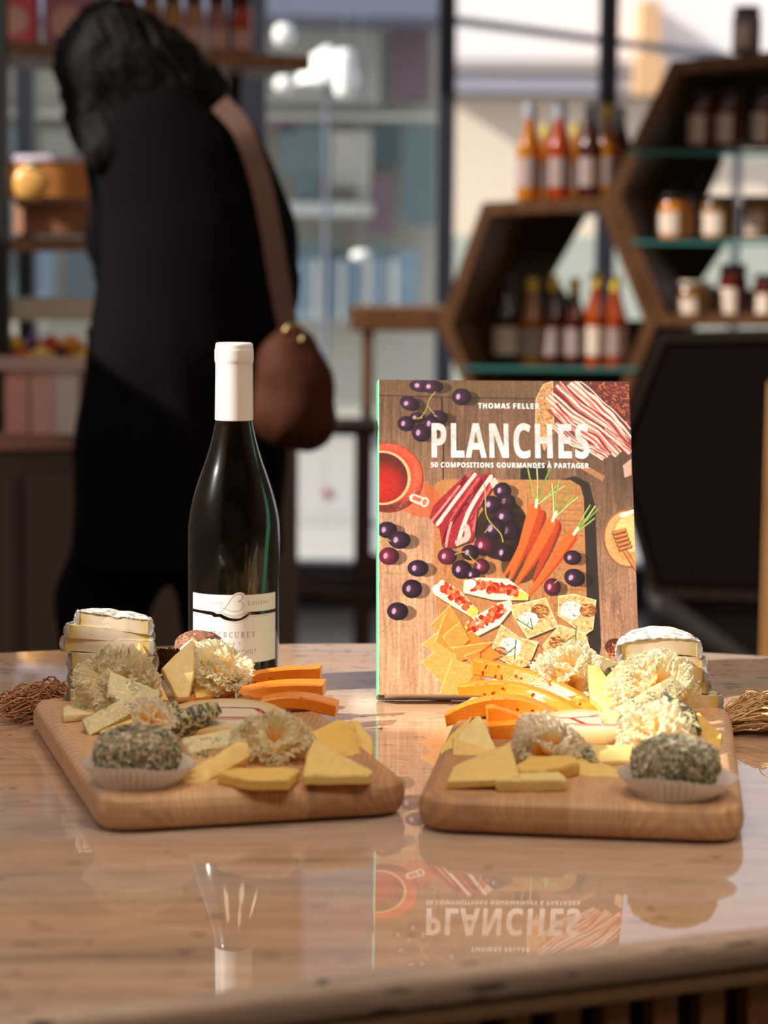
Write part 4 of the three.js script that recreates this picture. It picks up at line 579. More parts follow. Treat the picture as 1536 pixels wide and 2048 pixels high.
  const walnut = (cx, cy, r, seed) => { const q = rngOf(seed); ell(cx, cy, r, r * 0.8, 0, 'rgb(150,92,48)'); for (let k = 0; k < 46; k++) { const a = q() * 6.28, l = r * Math.sqrt(q()) * 0.9, x = cx + Math.cos(a) * l, y = cy + Math.sin(a) * l * 0.8; line([[x - 3, y], [x, y - 3 * q()], [x + 3, y + 2 * q()]], ['rgb(206,140,80)', 'rgb(232,178,116)', 'rgb(120,66,34)', 'rgb(176,110,60)'][k % 4], 1.8); } };
  const rosemary = (pts) => pts.forEach((p) => { line(p, 'rgb(56,84,50)', 2.4); line(p, 'rgb(120,150,96)', 1); });
  cracker([[1014, 1212], [1084, 1196], [1106, 1252], [1046, 1276], [1018, 1230]], 31); walnut(1072, 1222, 18, 1); blue(1048, 1240, 20, 2); rosemary([[[1024, 1238], [1046, 1252], [1056, 1258]], [[1052, 1236], [1056, 1256]]]);
  cracker([[1110, 1192], [1140, 1188], [1184, 1200], [1176, 1258], [1160, 1268], [1108, 1230]], 32); blue(1136, 1220, 24, 3); walnut(1168, 1220, 17, 4);
  cracker([[994, 1250], [1030, 1276], [1066, 1284], [1046, 1330], [1020, 1335], [970, 1306]], 33); blue(1010, 1294, 22, 5); walnut(990, 1304, 13, 6); rosemary([[[1022, 1280], [1018, 1318]], [[1000, 1310], [1020, 1294]]]);
  cracker([[1076, 1290], [1110, 1250], [1160, 1266], [1170, 1300], [1110, 1320], [1086, 1312]], 34); walnut(1104, 1284, 16, 7); blue(1156, 1300, 12, 8); rosemary([[[1144, 1252], [1140, 1276], [1146, 1296]], [[1114, 1288], [1140, 1270]], [[1138, 1276], [1136, 1296]]]);
  for (let k = 0; k < 30; k++) line([[1040 + R() * 60, 1312 + R() * 30], [1050 + R() * 60, 1318 + R() * 34]], ['rgb(150,50,48)', 'rgb(206,116,100)', 'rgb(90,34,30)'][k % 3], 3); ell(1222, 1294, 22, 18, 0.2, 'rgb(90,52,34)'); for (let k = 0; k < 60; k++) ell(1206 + R() * 36, 1286 + R() * 26, 1.6, 1.6, 0, ['rgb(196,90,50)', 'rgb(150,60,34)', 'rgb(226,130,80)'][k % 3]);
  ell(990, 1366, 34, 20, 0, 'rgb(170,160,166)'); ell(992, 1370, 28, 14, 0, 'rgb(226,222,226)'); ell(996, 1376, 20, 9, 0, 'rgb(130,120,124)');
  // orange cheese leaves
  const leaf = (pts, c) => { poly(pts.map(([x, y]) => [x + 3, y + 3]), 'rgba(120,54,12,.5)'); poly(pts, c); line([pts[0], pts[1]], 'rgba(255,206,130,.9)', 1.6); line([pts[0], pts[pts.length - 1]], 'rgba(255,206,130,.7)', 1.2); };
  const oc = ['rgb(244,150,70)', 'rgb(250,164,86)', 'rgb(236,134,52)', 'rgb(240,142,62)'];
  leaf([[852, 1252], [893, 1211], [920, 1256], [900, 1276], [880, 1270]], oc[0]); leaf([[905, 1276], [935, 1262], [992, 1312], [960, 1326]], oc[2]); leaf([[834, 1290], [866, 1266], [940, 1300], [905, 1330]], oc[1]); leaf([[861, 1284], [882, 1230], [924, 1262], [900, 1310]], oc[3]);
  leaf([[832, 1326], [860, 1304], [920, 1330], [880, 1374]], oc[1]); leaf([[876, 1274], [912, 1244], [930, 1280], [900, 1304]], oc[0]); leaf([[896, 1296], [976, 1284], [940, 1312], [903, 1325]], oc[3]); leaf([[866, 1390], [894, 1318], [944, 1332], [902, 1390]], oc[1]); leaf([[902, 1390], [944, 1336], [952, 1366], [930, 1390]], oc[2]); leaf([[918, 1312], [950, 1300], [948, 1340]], oc[2]);
  // lettering
  const [tx0, ty0] = m(960, 808), [tx1, ty1] = m(1082, 818.5); fitText(g, 'THOMAS FELLER', tx0, tx1, ty0, ty1, 'bold SIZE sans-serif', '#fbf6f2', 6);
  const [px0, py0] = m(861, 849.5), [px1, py1] = m(1182, 915.5), grad = g.createLinearGradient(0, py0, 0, py1); grad.addColorStop(0, '#d8cfcc'); grad.addColorStop(0.5, '#c9bfbc'); grad.addColorStop(1, '#f2ece8');
  g.save(); g.font = 'bold 100px sans-serif'; { const s = [...'PLANCHES'], ws = s.map((ch) => g.measureText(ch).width), gap = 3, tot = ws.reduce((a, b) => a + b, 0) + gap * 7; const kx = (px1 - px0) / tot, ky = (py1 - py0) / 71.4; let x = 0; s.forEach((ch, i) => { g.save(); g.translate(px0, py1); g.scale(kx, ky); g.lineWidth = 2.2; g.lineJoin = 'miter'; const q = g.createLinearGradient(0, -72, 0, 0); q.addColorStop(0, '#d6cecb'); q.addColorStop(0.45, '#c6bcb9'); q.addColorStop(1, '#f4eeea'); g.fillStyle = q; g.strokeStyle = q; g.fillText(ch, x, 0); g.strokeText(ch, x, 0); g.restore(); x += ws[i] + gap; }); } g.restore();
  const [sx0, sy0] = m(862, 926.5), [sx1, sy1] = m(1178, 936.5); fitText(g, '50 COMPOSITIONS GOURMANDES À PARTAGER', sx0, sx1, sy0, sy1, 'bold SIZE sans-serif', '#f8f2ee', 5);
  { const q = g.getImageData(0, 0, W, Hh), e = q.data; for (let y = 0, i = 0; y < Hh; y++) for (let x = 0; x < W; x++, i += 4) { const k = 1 + 0.10 * N3(x * 0.045, y * 0.045, 3) + 0.09 * N3(x * 0.16, y * 0.16, 7) + 0.09 * (R() - 0.5), w = e[i] + e[i + 1] + e[i + 2] > 640 ? 0.35 : 1, sat = (e[i] + e[i + 1] + e[i + 2]) / 765, f = (1 + (k - 1) * w) * (0.84 + 0.24 * Math.sqrt(sat)); e[i] *= f; e[i + 1] *= f; e[i + 2] *= f; } g.putImageData(q, 0, 0); }
  return canvasTex(c);
}
{
  const lean = 25 * D2R, foot = onTop(1016, 1402), b = thing('cook_book', 'hardback cook book with a food picture on its cover, leaning upright behind the boards', 'book', V(foot.x, T, foot.z), 1.2 * D2R);
  const tilt = (g) => g.rotateX(-lean), cov = 0.003, ct = coverTexture(), coverM = [std([60, 44, 34], 0.35), std([60, 44, 34], 0.35), std([190, 178, 168], 0.4), std([216, 206, 196], 0.4), new THREE.MeshPhysicalMaterial({ map: ct, roughness: 0.34, clearcoat: 0.25, clearcoatRoughness: 0.2 }), std([220, 214, 206], 0.5)];  // bottom edge pale: light bounced up from the counter put into its colour
  const spineM = std([104, 186, 146], 0.4), W = BOOK_W, Hh = BOOK_H, Th = BOOK_T;
  // the back edge of the foot stands on the counter: z = 0 is the back face
  part(b, 'front_cover', tilt(box(W, Hh, cov, 0, Hh / 2, Th - cov / 2)), coverM);
  part(b, 'back_cover', tilt(box(W, Hh, cov, 0, Hh / 2, cov / 2, 0.0008)), std([206, 200, 190], 0.5));
  part(b, 'page_block', tilt(box(W - 0.006, Hh - 0.003, Th - 2 * cov, 0.002, Hh / 2 - 0.0011, Th / 2)), std([226, 216, 206], 0.7));
  const sp = new THREE.Shape(); sp.moveTo(0, 0); sp.lineTo(0, Th); sp.quadraticCurveTo(-0.0012, Th, -0.0015, Th * 0.8); sp.quadraticCurveTo(-0.0026, Th / 2, -0.0015, Th * 0.2); sp.quadraticCurveTo(-0.0012, 0, 0, 0);
  const spine = new THREE.ExtrudeGeometry(sp, { depth: Hh, bevelEnabled: false, curveSegments: 10 }).rotateX(Math.PI / 2).translate(0, Hh, 0);
  const sg = boxUV(toCreasedNormals(spine, 0.5)); part(b, 'spine', tilt(sg.translate(-W / 2, 0, 0)), spineM);
  // wooden plate stand that holds it up from behind
  const s = thing('book_stand', 'small wooden easel propping the cook book up from behind', 'stand', V(foot.x + 0.002, T, foot.z), 1.2 * D2R), oak = std([150, 108, 70], 0.6), bx = (w, h, d, x, y, z) => box(w, h, d, x, y, z, 0.001);
  for (const x of [-0.055, 0.055]) part(s, 'upright', bx(0.014, 0.2, 0.009, x, 0.105, -0.0052).rotateX(-lean), oak);
  part(s, 'crossbar', bx(0.124, 0.014, 0.009, 0, 0.17, -0.0146).rotateX(-lean), oak);
  const hinge = V(0, 0.17, -0.02).applyAxisAngle(V(1, 0, 0), -lean), ft = V(0, 0.002, -0.16), L = hinge.distanceTo(ft); part(s, 'prop', bx(0.014, L, 0.008, 0, 0, 0).rotateX(Math.atan2(hinge.z - ft.z, hinge.y - ft.y)).translate(0, (hinge.y + ft.y) / 2, (hinge.z + ft.z) / 2), oak);
}

// ---------------------------------------------------------------- the wine bottle
{
  const base = V(atD(467.5, 1373, 1.89).x, T, -1.89), b = thing('wine_bottle', 'dark wine bottle with a white capsule and a white paper label behind the left board', 'bottle', base), S = 1.89 / FOCAL * 1.008;   // metres per pixel there
  const ROW = 1381, hy = (y) => (ROW - y) * S, prof = [[0, ROW - 5], [40, ROW - 3], [82, ROW], [88, ROW - 2], [91, ROW - 10], [91.3, 1300], [91.5, 1130], [91.3, 1064], [89.5, 1044], [87, 1026], [82, 1003], [75, 979], [66, 952], [57, 927], [49.5, 903], [43.5, 880], [39.5, 862], [36.8, 845], [36, 800], [35.5, 730], [35.5, 700], [0, 700]];
  const curve = prof.map(([r, y]) => [r * S, hy(y)]), smoothPts = new THREE.SplineCurve(curve.slice(4, 19).map((q) => new THREE.Vector2(...q))).getPoints(80).map((p) => [p.x, p.y]);
  part(b, 'glass', lathe([...curve.slice(0, 4), ...smoothPts, ...curve.slice(19)], 96), new THREE.MeshPhysicalMaterial({ color: 0xffffff, roughness: 0.02, transmission: 1, thickness: 0.03, ior: 1.5, attenuationColor: new THREE.Color().setRGB(0.30, 0.22, 0.03), attenuationDistance: 0.012, clearcoat: 0.6, clearcoatRoughness: 0.16 }));
  const cap = [[37.6, 843.5], [37.9, 842], [37.4, 800], [37.0, 760], [36.9, 733], [37.4, 729.5], [38.4, 727], [38.6, 722], [38.6, 706], [38.0, 703], [37.2, 701.5], [37.2, 696], [36.2, 692.5], [34, 690.6], [26, 690.2], [0, 690.2]].map(([r, y]) => [r * S, hy(y)]);
  part(b, 'capsule', lathe(cap, 72), phys([238, 235, 231], 0.38, { clearcoat: 0.3, clearcoatRoughness: 0.2 }));
  // label: one paper sheet with a curved gap through which the glass shows
  const W = 1024, Hh = 900, c = newCanvas(W, Hh), g = c.getContext('2d'), a0 = Math.asin(-77 / 91.6), a1 = Math.asin(84.5 / 91.6), y0 = 1172, y1 = 1324;
  const X = (px) => (Math.asin(clamp((px - 466.5) / 91.6, -0.999, 0.999)) - a0) / (a1 - a0) * W, sag = (px) => 10.5 * (1 - Math.sqrt(Math.max(0, 1 - ((px - 466.5) / 91.6) ** 2))), Y = (px, py) => (py + sag(px) - 10.5 - y0) / (y1 - y0) * Hh, kx = W / ((a1 - a0) * 91.6);
  const Z = (zx, zy) => { const px = 360 + zx / 6.4, py = 1160 + zy / 6.4; return [X(px), Y(px, py)]; };   // from the enlarged crop
  const path = (pts) => { g.beginPath(); pts.forEach((p, i) => (i ? g.lineTo(...Z(...p)) : g.moveTo(...Z(...p)))); g.closePath(); };
  const curveTo = (pts, n = 8) => new THREE.SplineCurve(pts.map((p) => new THREE.Vector2(...p))).getPoints(pts.length * n).map((p) => [p.x, p.y]);
  const bump = curveTo([[712, 206], [740, 186], [790, 172], [840, 184], [858, 206]]), low = curveTo([[906, 420], [880, 448], [800, 500], [720, 502], [640, 486], [560, 446]], 6);
  g.fillStyle = '#f8f6f3'; path([[150, 178], [400, 205], ...bump, [1040, 196], [1240, 168], [1240, 380], [1040, 414], [916, 418], ...low, [500, 446], [462, 424], [440, 418], [300, 406], [150, 382]]); g.fill();
  const low2 = (dy, dx = 0) => [[150, 426 + dy], [300, 448 + dy], [440, 470 + dy], ...curveTo([[440, 470 + dy], [470, 492 + dy], [545, 492 + dy], [600, 522 + dy], [720, 544 + dy], [800, 530 + dy], [870, 498 + dy], [912, 462 + dy]], 5), [1040, 456 + dy], [1240, 424 + dy]];
  path([...low2(0), [1240, 1026], [1040, 1062], [800, 1082], [600, 1082], [400, 1070], [150, 1030]]); g.fill();
  g.strokeStyle = '#bdb6ae'; g.lineWidth = 5; g.beginPath(); low2(18).forEach((p, i) => (i ? g.lineTo(...Z(...p)) : g.moveTo(...Z(...p)))); g.stroke(); g.beginPath(); [...curveTo([[896, 410], [870, 440], [790, 484], [720, 486], [640, 470], [560, 436]], 6)].forEach((p, i) => (i ? g.lineTo(...Z(...p)) : g.moveTo(...Z(...p)))); g.strokeStyle = '#c9c3ba'; g.lineWidth = 7; g.stroke();
  const text = (s, zx0, zx1, zt, zb, font, fill, track, small) => { const [ax, ay] = Z(zx0, zb), [bx] = Z(zx1, zb), top = Z(zx0, zt)[1]; if (!small) return fitText(g, s, ax, bx, top, ay, font, fill, track); g.save(); g.font = font.replace('SIZE', '100px'); const chs = [...s], ws = chs.map((ch, i) => g.measureText(ch).width * (i ? small : 1) + track), tot = ws.reduce((p, q) => p + q, 0); let x = 0; chs.forEach((ch, i) => { g.save(); g.translate(ax + x * (bx - ax) / tot, ay); g.scale((bx - ax) / tot * (i ? small : 1), (ay - top) / 71.4 * (i ? small : 1)); g.fillStyle = fill; g.fillText(ch, 0, 0); g.restore(); x += ws[i]; }); g.restore(); };
  text('BERNARD', 290, 596, 268, 330, 'SIZE sans-serif', '#8a7a6c', 14, 0.8); text('LOISEAU', 896, 1146, 282, 336, 'SIZE sans-serif', '#8a7a6c', 14, 0.8);
  text('MERCUREY', 416, 1004, 662, 742, 'SIZE serif', '#5c5670', 26, 0.84); text('2017', 570, 806, 812, 846, 'SIZE serif', '#4c4858', 60); text('ALBERT BICHOT', 430, 1000, 900, 956, 'SIZE sans-serif', '#8e8484', 14);
  g.lineCap = 'round'; g.strokeStyle = '#aca49c'; const stroke = (pts, w) => { g.lineWidth = w; g.beginPath(); curveTo(pts, 8).forEach((p, i) => (i ? g.lineTo(...Z(...p)) : g.moveTo(...Z(...p)))); g.stroke(); };
  stroke([[560, 424], [600, 384], [650, 316], [700, 244], [760, 200], [816, 200], [832, 232], [810, 270], [770, 290]], 10); stroke([[770, 290], [820, 300], [838, 344], [812, 396], [750, 416], [680, 410], [600, 380], [530, 372]], 8); stroke([[560, 424], [520, 434], [484, 426], [500, 418], [560, 424], [640, 460], [730, 474], [820, 452], [870, 420]], 7);
  const sheet = new THREE.CylinderGeometry(91.9 * S, 91.9 * S, (y1 - y0) * S, 80, 1, true, a0, a1 - a0).translate(0, hy((y0 + y1) / 2) - 0, 0);
  const lt = canvasTex(c); part(b, 'label', sheet, new THREE.MeshStandardMaterial({ map: lt, alphaTest: 0.5, roughness: 0.75, side: THREE.DoubleSide }));
}
// ---------------------------------------------------------------- cheese materials
const grainTex = scaled(dataTex(512, 512, (x, y, u, v) => { const n = fbm(u * 9, v * 9, 1, 4), l = 0.5 * N3(u * 3, v * 60, 4), s = fbm(u * 70, v * 70, 7, 2); const k = 1 + 0.07 * n + 0.05 * l + 0.05 * s; return [244 * k, 240 * k, 232 * k - 6]; }), 0.06);
const fineBump = scaled(dataTex(512, 512, (x, y, u, v) => { const b = 128 + 90 * fbm(u * 40, v * 40, 2, 3) + 40 * N3(u * 6, v * 110, 5); return [b, b, b]; }, false), 0.05);
const blueTex = scaled(dataTex(768, 768, (x, y, u, v) => {
  const a = fbm(u * 16, v * 16, 3, 4), b = fbm(u * 34 + 2, v * 34, 8, 4), m = smooth(0.02, 0.2, fbm(u * 5, v * 5, 6, 3)), vein = clamp(smooth(0.075, 0.01, Math.abs(a)) * (0.35 + 0.65 * m) + smooth(0.16, 0.3, b) * m), soft = smooth(0.05, 0.4, a + 0.3 * m);
  let c = mixc([236, 224, 176], [204, 198, 158], soft); c = mixc(c, [112, 122, 118], vein * 0.8); c = mixc(c, [58, 66, 66], smooth(0.55, 1, vein) * 0.55); return c;
}), 0.075);
const darkBlueTex = scaled(dataTex(512, 512, (x, y, u, v) => { const a = fbm(u * 14, v * 14, 13, 4), b = fbm(u * 40, v * 40, 5, 3), t = smooth(-0.22, 0.22, a + 0.5 * b); return mixc([62, 64, 58], [206, 196, 146], t); }), 0.06);
const cheese = (rgb, map = grainTex, o = {}) => { const m = phys(rgb, 0.42, { map, bumpMap: fineBump, bumpScale: 0.0004, sheen: 0.25, sheenRoughness: 0.5, sheenColor: new THREE.Color(1, 0.9, 0.6), ...o }); return m; };
const hardM = cheese([254, 220, 138]), hardM2 = cheese([252, 210, 118]), hardM3 = cheese([254, 228, 158]), orangeM = cheese([252, 150, 38], grainTex, { roughness: 0.34 }), orangeDark = std([150, 70, 16], 0.6), blueM = cheese([255, 250, 240], blueTex), blueDarkM = cheese([255, 252, 244], darkBlueTex), creamM = cheese([248, 230, 186]);
const vcol = (rough = 0.6, o = {}) => new THREE.MeshPhysicalMaterial({ vertexColors: true, roughness: rough, ...o });
const pasteM = vcol(0.5, { sheen: 0.2, sheenColor: new THREE.Color(1, 0.9, 0.7) }), rindM = vcol(0.85), frillM = vcol(0.95, { specularIntensity: 0.3, transmission: 0.6, thickness: 0, side: THREE.DoubleSide }), herbM = vcol(0.8), paperM = phys([244, 236, 230], 0.9, { transmission: 0.15, thickness: 0, side: THREE.DoubleSide });
const at = (list, d0) => list.map(([x, y, d]) => atD(x, y, d ?? d0));
const flat = (list, h) => list.map(([x, y]) => onBoard(x, y, h));
const DOWN = V(0, -1, 0);
// a cut piece as a top-level thing; rind is an optional strip of its own
function piece(name, label, category, corners, thick, mat, o = {}) { return solid(name, label, category, cut(corners, thick, o), mat, o.group, o.y0); }

// ---------------------------------------------------------------- bloomy-rind cheese: half wheels cut into slices and stacked
function brieSlice(label, px, yBase, wpx, d, th, o = {}) {
  const R = wpx / FOCAL * d * 0.5, pos = atD(px, yBase, d), t = thing('soft_cheese_slice', label, 'cheese', pos, o.yaw ?? 0, o.group);
  t.rotation.order = 'YXZ'; t.rotation.z = o.roll ?? 0; t.rotation.x = o.pitch ?? 0;
  const sd = o.seed, bend = (x) => (o.bend ? o.bend(x / R) : 0) * 1 + 0.0008 * N3(x * 70 + sd * 3, sd), sh = new THREE.Shape(); sh.moveTo(-(R - 0.0012), 0); sh.lineTo(R - 0.0012, 0); sh.absarc(0, 0, R - 0.0012, 0, Math.PI, false);
  let g = new THREE.ExtrudeGeometry(sh, { depth: th - 0.0008, bevelEnabled: false, curveSegments: 30 }).rotateX(-Math.PI / 2).translate(0, 0.0004, 0); g.deleteAttribute('uv');
  g = mergeVertices(tess(g, 0.0035, 7).deleteAttribute('normal'), 1e-5); g.computeVertexNormals();
  displace(g, (p) => 0.0005 * N3(p.x * 170 + sd, p.y * 170, p.z * 170) + 0.0009 * N3(p.x * 45, p.y * 45 + sd, p.z * 45) + (o.crumb ?? 0.0005) * Math.max(0, fbm(p.x * 130, p.y * 130, p.z * 130 + sd, 3)));
  { const p = g.attributes.position; for (let i = 0; i < p.count; i++) p.setY(i, p.getY(i) + bend(p.getX(i))); }
  g = toCreasedNormals(g, 0.5); paint(g, (p) => { const r = Math.hypot(p.x, p.z) / R, chalk = smooth(0.92, 0.55, Math.abs(p.x) / R + 0.12 * N3(p.x * 60, p.y * 90, sd) + 0.25 * clamp(-p.z / R)) * smooth(-0.001, th * 0.22, Math.min(p.y - bend(p.x), th - (p.y - bend(p.x))) + (o.top ? 0 : 0.004)); return mixc(lin(224, 196, 122), lin(238, 222, 194), chalk); });
  part(t, 'paste', g, pasteM);
  const rings = [], n = 90; for (let i = 0; i <= n; i++) { const a = -0.02 + (Math.PI + 0.04) * i / n, ring = []; for (let j = 0; j <= 10; j++) { const v = j / 10, bul = 0.0016 * Math.sin(v * Math.PI) + 0.0013 * fbm(a * 9, v * 4, sd, 3) + 0.0016 * (0.5 + N3(a * 26, v * 7, sd + 4)) * 0.6; ring.push([R + bul, v * th]); } ring.push([R - 0.0022, th * 0.98], [R - 0.0022, th * 0.02]); rings.push(ring.map(([r, y]) => V(Math.cos(a) * r, y + bend(Math.cos(a) * R), -Math.sin(a) * r))); }
  const rg = paint(loft(rings, 0.9), (p) => { const k = fbm(p.x * 160, p.y * 260, p.z * 160 + sd, 3); return mixc(lin(96, 90, 84), lin(206, 202, 194), smooth(-0.28, 0.28, k)); });
  part(t, 'rind', rg, rindM);
  if (o.top) {
    const top = grid(70, 26, (u, v) => { const a = u * Math.PI, r = R * 1.02 * v, x = Math.cos(a) * r, z = -Math.sin(a) * r; return V(x, th + bend(x) + 0.0004 + 0.0009 * fbm(x * 110, z * 110, sd, 3) + 0.0012 * Math.sqrt(1 - v * v * 0.98) - (v > 0.96 ? 0.0016 : 0), z); });
    const lip = grid(60, 8, (u, v) => { const x = lerp(-R, R, u), jag = 0.0009 * N3(x * 420, 3, sd); return V(x, th + bend(x) + 0.0006 + 0.0009 * fbm(x * 110, 0, sd, 3) + 0.0010 - v * (0.0022 + jag), 0.0006 * Math.sin(v * Math.PI) + 0.0002); });
    part(t, 'top_rind', paint(merge([top, lip]), (p) => mixc(lin(150, 146, 138), lin(232, 228, 220), smooth(-0.3, 0.15, fbm(p.x * 200, p.y * 200, p.z * 200 + 9, 3)))), rindM);
  }
  return t;
}
{
  const th = 0.0131, D = 1.70, G = 'stacked soft cheese slices on the left board', slump = (x) => -0.0016 * (x + 0.6) - 0.0010 * Math.exp(-(((x - 0.05) * 7) ** 2));
  const L = [[217, 1413, 166, 'lowest slice of the left stack of soft cheese, resting on the board'], [220, 1377, 166, 'second slice from below in the left stack of soft cheese, half behind the frilly rosette'], [225, 1341, 176, 'third slice from below in the left stack of soft cheese, above the frilly rosette'], [214, 1306, 184, 'fourth slice from below in the left stack of soft cheese, sticking out leftmost'], [218, 1281, 174, 'fifth slice from below in the left stack of soft cheese, under the white one'], [227, 1259, 152, 'topmost slice of the left stack of soft cheese, with a white rind on top']];
  L.forEach(([x, y, w, label], i) => brieSlice(label, x, y, w, D, i < 3 ? th : i === 5 ? 0.0112 : i === 4 ? 0.0105 : 0.0118, { seed: 10 + i, top: i === 5, yaw: [0.05, -0.04, 0.06, -0.06, 0.03, -0.04][i], roll: i > 3 ? -0.05 : -0.01, bend: i === 5 ? slump : i > 2 ? (q) => slump(q) * 0.4 : null, group: G }));
  const Rr = [[1362, 1418, 160, 'lowest slice of the right stack of soft cheese, its grey rind sticking out'], [1340, 1388, 158, 'second slice from below in the right stack of soft cheese, hidden behind the big rosette'], [1328, 1362, 166, 'third slice from below in the right stack of soft cheese'], [1325, 1340, 170, 'slice just under the topmost in the right stack of soft cheese, brightly sunlit'], [1318, 1312, 166, 'topmost slice of the right stack of soft cheese, with a white wrinkled rind on top']];
  Rr.forEach(([x, y, w, label], i) => brieSlice(label, x, y, w, 1.695, i === 4 ? 0.0128 : 0.0112, { seed: 30 + i, top: i === 4, yaw: [-0.1, 0.05, -0.04, 0.04, 0.02][i], roll: [0, 0, -0.02, -0.03, 0.05][i], pitch: i === 4 ? 0.14 : 0, bend: i === 4 ? (q) => 0.004 * (1 - q * q) - 0.003 : null, group: 'stacked soft cheese slices on the right board' }));
}

// ---------------------------------------------------------------- frilly shaved rosettes
function rosette(label, px, py, d, R, H, o = {}) {
  const pos = atD(px, py, d), sd = o.seed, Q = rngOf(sd * 7 + 1), t = thing('cheese_rosette', label, 'cheese', pos, 0, o.group), yel = lin(...(o.core ?? [255, 222, 140])), pale = lin(...(o.edge ?? [255, 250, 226])), fans = [];
  t.rotation.set(o.tilt ?? 0.4, o.yaw ?? 0, o.lean ?? 0, 'ZXY');
  const full = o.fans ?? 1, rows = [[5, 0.2, 0.95], [4, 0.66, 1.08], [5, 1.12, 1.0]];
  rows.forEach(([n, tilt, len], row) => {
    for (let k = 0; k < Math.round(n * full); k++) {
      const az = (k + 0.45 * row + 0.9 * (Q() - 0.5)) / Math.round(n * full) * Math.PI * 2, tl = tilt + 0.5 * (Q() - 0.5), L = lerp(H * 1.08, R * 1.08, clamp(tl / 1.2)) * len * (0.88 + 0.24 * Q()), Wd = 0.85 + 0.4 * Q(), cup = 0.35 + 0.5 * Q(), curl = 0.25 + 0.35 * Q(), s0 = Q() * 40;
      const a = V(Math.sin(tl) * Math.cos(az), Math.cos(tl), Math.sin(tl) * Math.sin(az)), b = V(-Math.sin(az), 0, Math.cos(az)), n3 = a.clone().cross(b).normalize(); if (n3.y < 0) n3.negate();
      const g = grid(110, 44, (u, v) => {
        const s = u * 2 - 1, psi = s * Wd, LL = L * (1 - 0.16 * s * s) * (1 + 0.10 * N3(s * 2.2, s0, 1) + 0.05 * N3(s * 11, s0, 6)), w = LL * (0.04 + 0.96 * v), e = smooth(0.58, 1, v), e2 = e * e, arc = psi * w, wav = Math.sin(arc * 1150 + 4 * N3(s * 3, v * 1.5, s0)), wav2 = Math.sin(arc * 2500 + 6 * N3(s * 5, v * 3, s0 + 3));
        const p = V(0, 0, 0).addScaledVector(a, w * Math.cos(psi * 0.9)).addScaledVector(b, w * Math.sin(psi * 0.9)).addScaledVector(n3, cup * w * s * s * 0.45 - curl * L * v * v * v * 0.45 + 0.03 * L * Math.sin(s * 5 + s0) * v + L * (0.06 * e * wav + 0.035 * e2 * wav2));
        const q = 300, m = 0.0030 * e2; return p.set(p.x + m * N3(p.x * q + s0, p.y * q, p.z * q), Math.max(-0.004, p.y + m * N3(p.y * q + s0, p.z * q, p.x * q + 9)), p.z + m * N3(p.z * q, p.x * q + s0, p.y * q + 4));
      });
      fans.push(paint(g, (p, nn, i) => mixc(yel, pale, smooth(0.45, 0.9, (i % 45) / 44))));
    }
  });
  part(t, 'ruffle', merge(fans.map((g) => { g.deleteAttribute('uv'); return g; })), frillM);
  part(t, 'foot', paint(lathe([[0, -0.004], [R * 0.2, -0.003], [R * 0.19, H * 0.14], [R * 0.1, H * 0.3], [0, H * 0.34]], 20), () => yel), frillM);
  return t;
}
rosette('large frilly cheese rosette leaning on the left stack of soft cheese', 247, 1402, 1.665, 0.0325, 0.035, { seed: 2, tilt: 0.75, lean: 0.1 });
rosette('frilly cheese rosette in front of the white bottle label', 436, 1372, 1.738, 0.0245, 0.031, { seed: 5, tilt: 0.55, lean: -0.1 });
rosette('small pale frilly rosette behind the herb crusted cheese on the left board', 305, 1452, 1.545, 0.016, 0.018, { seed: 8, tilt: 0.5, fans: 0.6, edge: [250, 244, 226] });
rosette('frilly cheese rosette among the yellow slices at the front of the left board', 550, 1526, 1.518, 0.0285, 0.035, { seed: 11, tilt: 0.62, edge: [255, 248, 220] });
rosette('frilly cheese rosette at the upper end of the orange slices on the right board', 1138, 1378, 1.73, 0.0275, 0.033, { seed: 14, tilt: 0.6, lean: 0.15 });
rosette('largest frilly rosette, sunlit, below the right stack of soft cheese', 1306, 1396, 1.672, 0.033, 0.033, { seed: 17, tilt: 0.8 });
rosette('crumbled frilly rosette behind the herb crusted cheese on the right board', 1308, 1492, 1.54, 0.0262, 0.0265, { seed: 20, tilt: 0.7 });
rosette('frilly cheese rosette between the yellow triangles and the red marked cheese on the right board', 1090, 1520, 1.515, 0.0255, 0.030, { seed: 23, tilt: 0.6, edge: [252, 246, 228] });

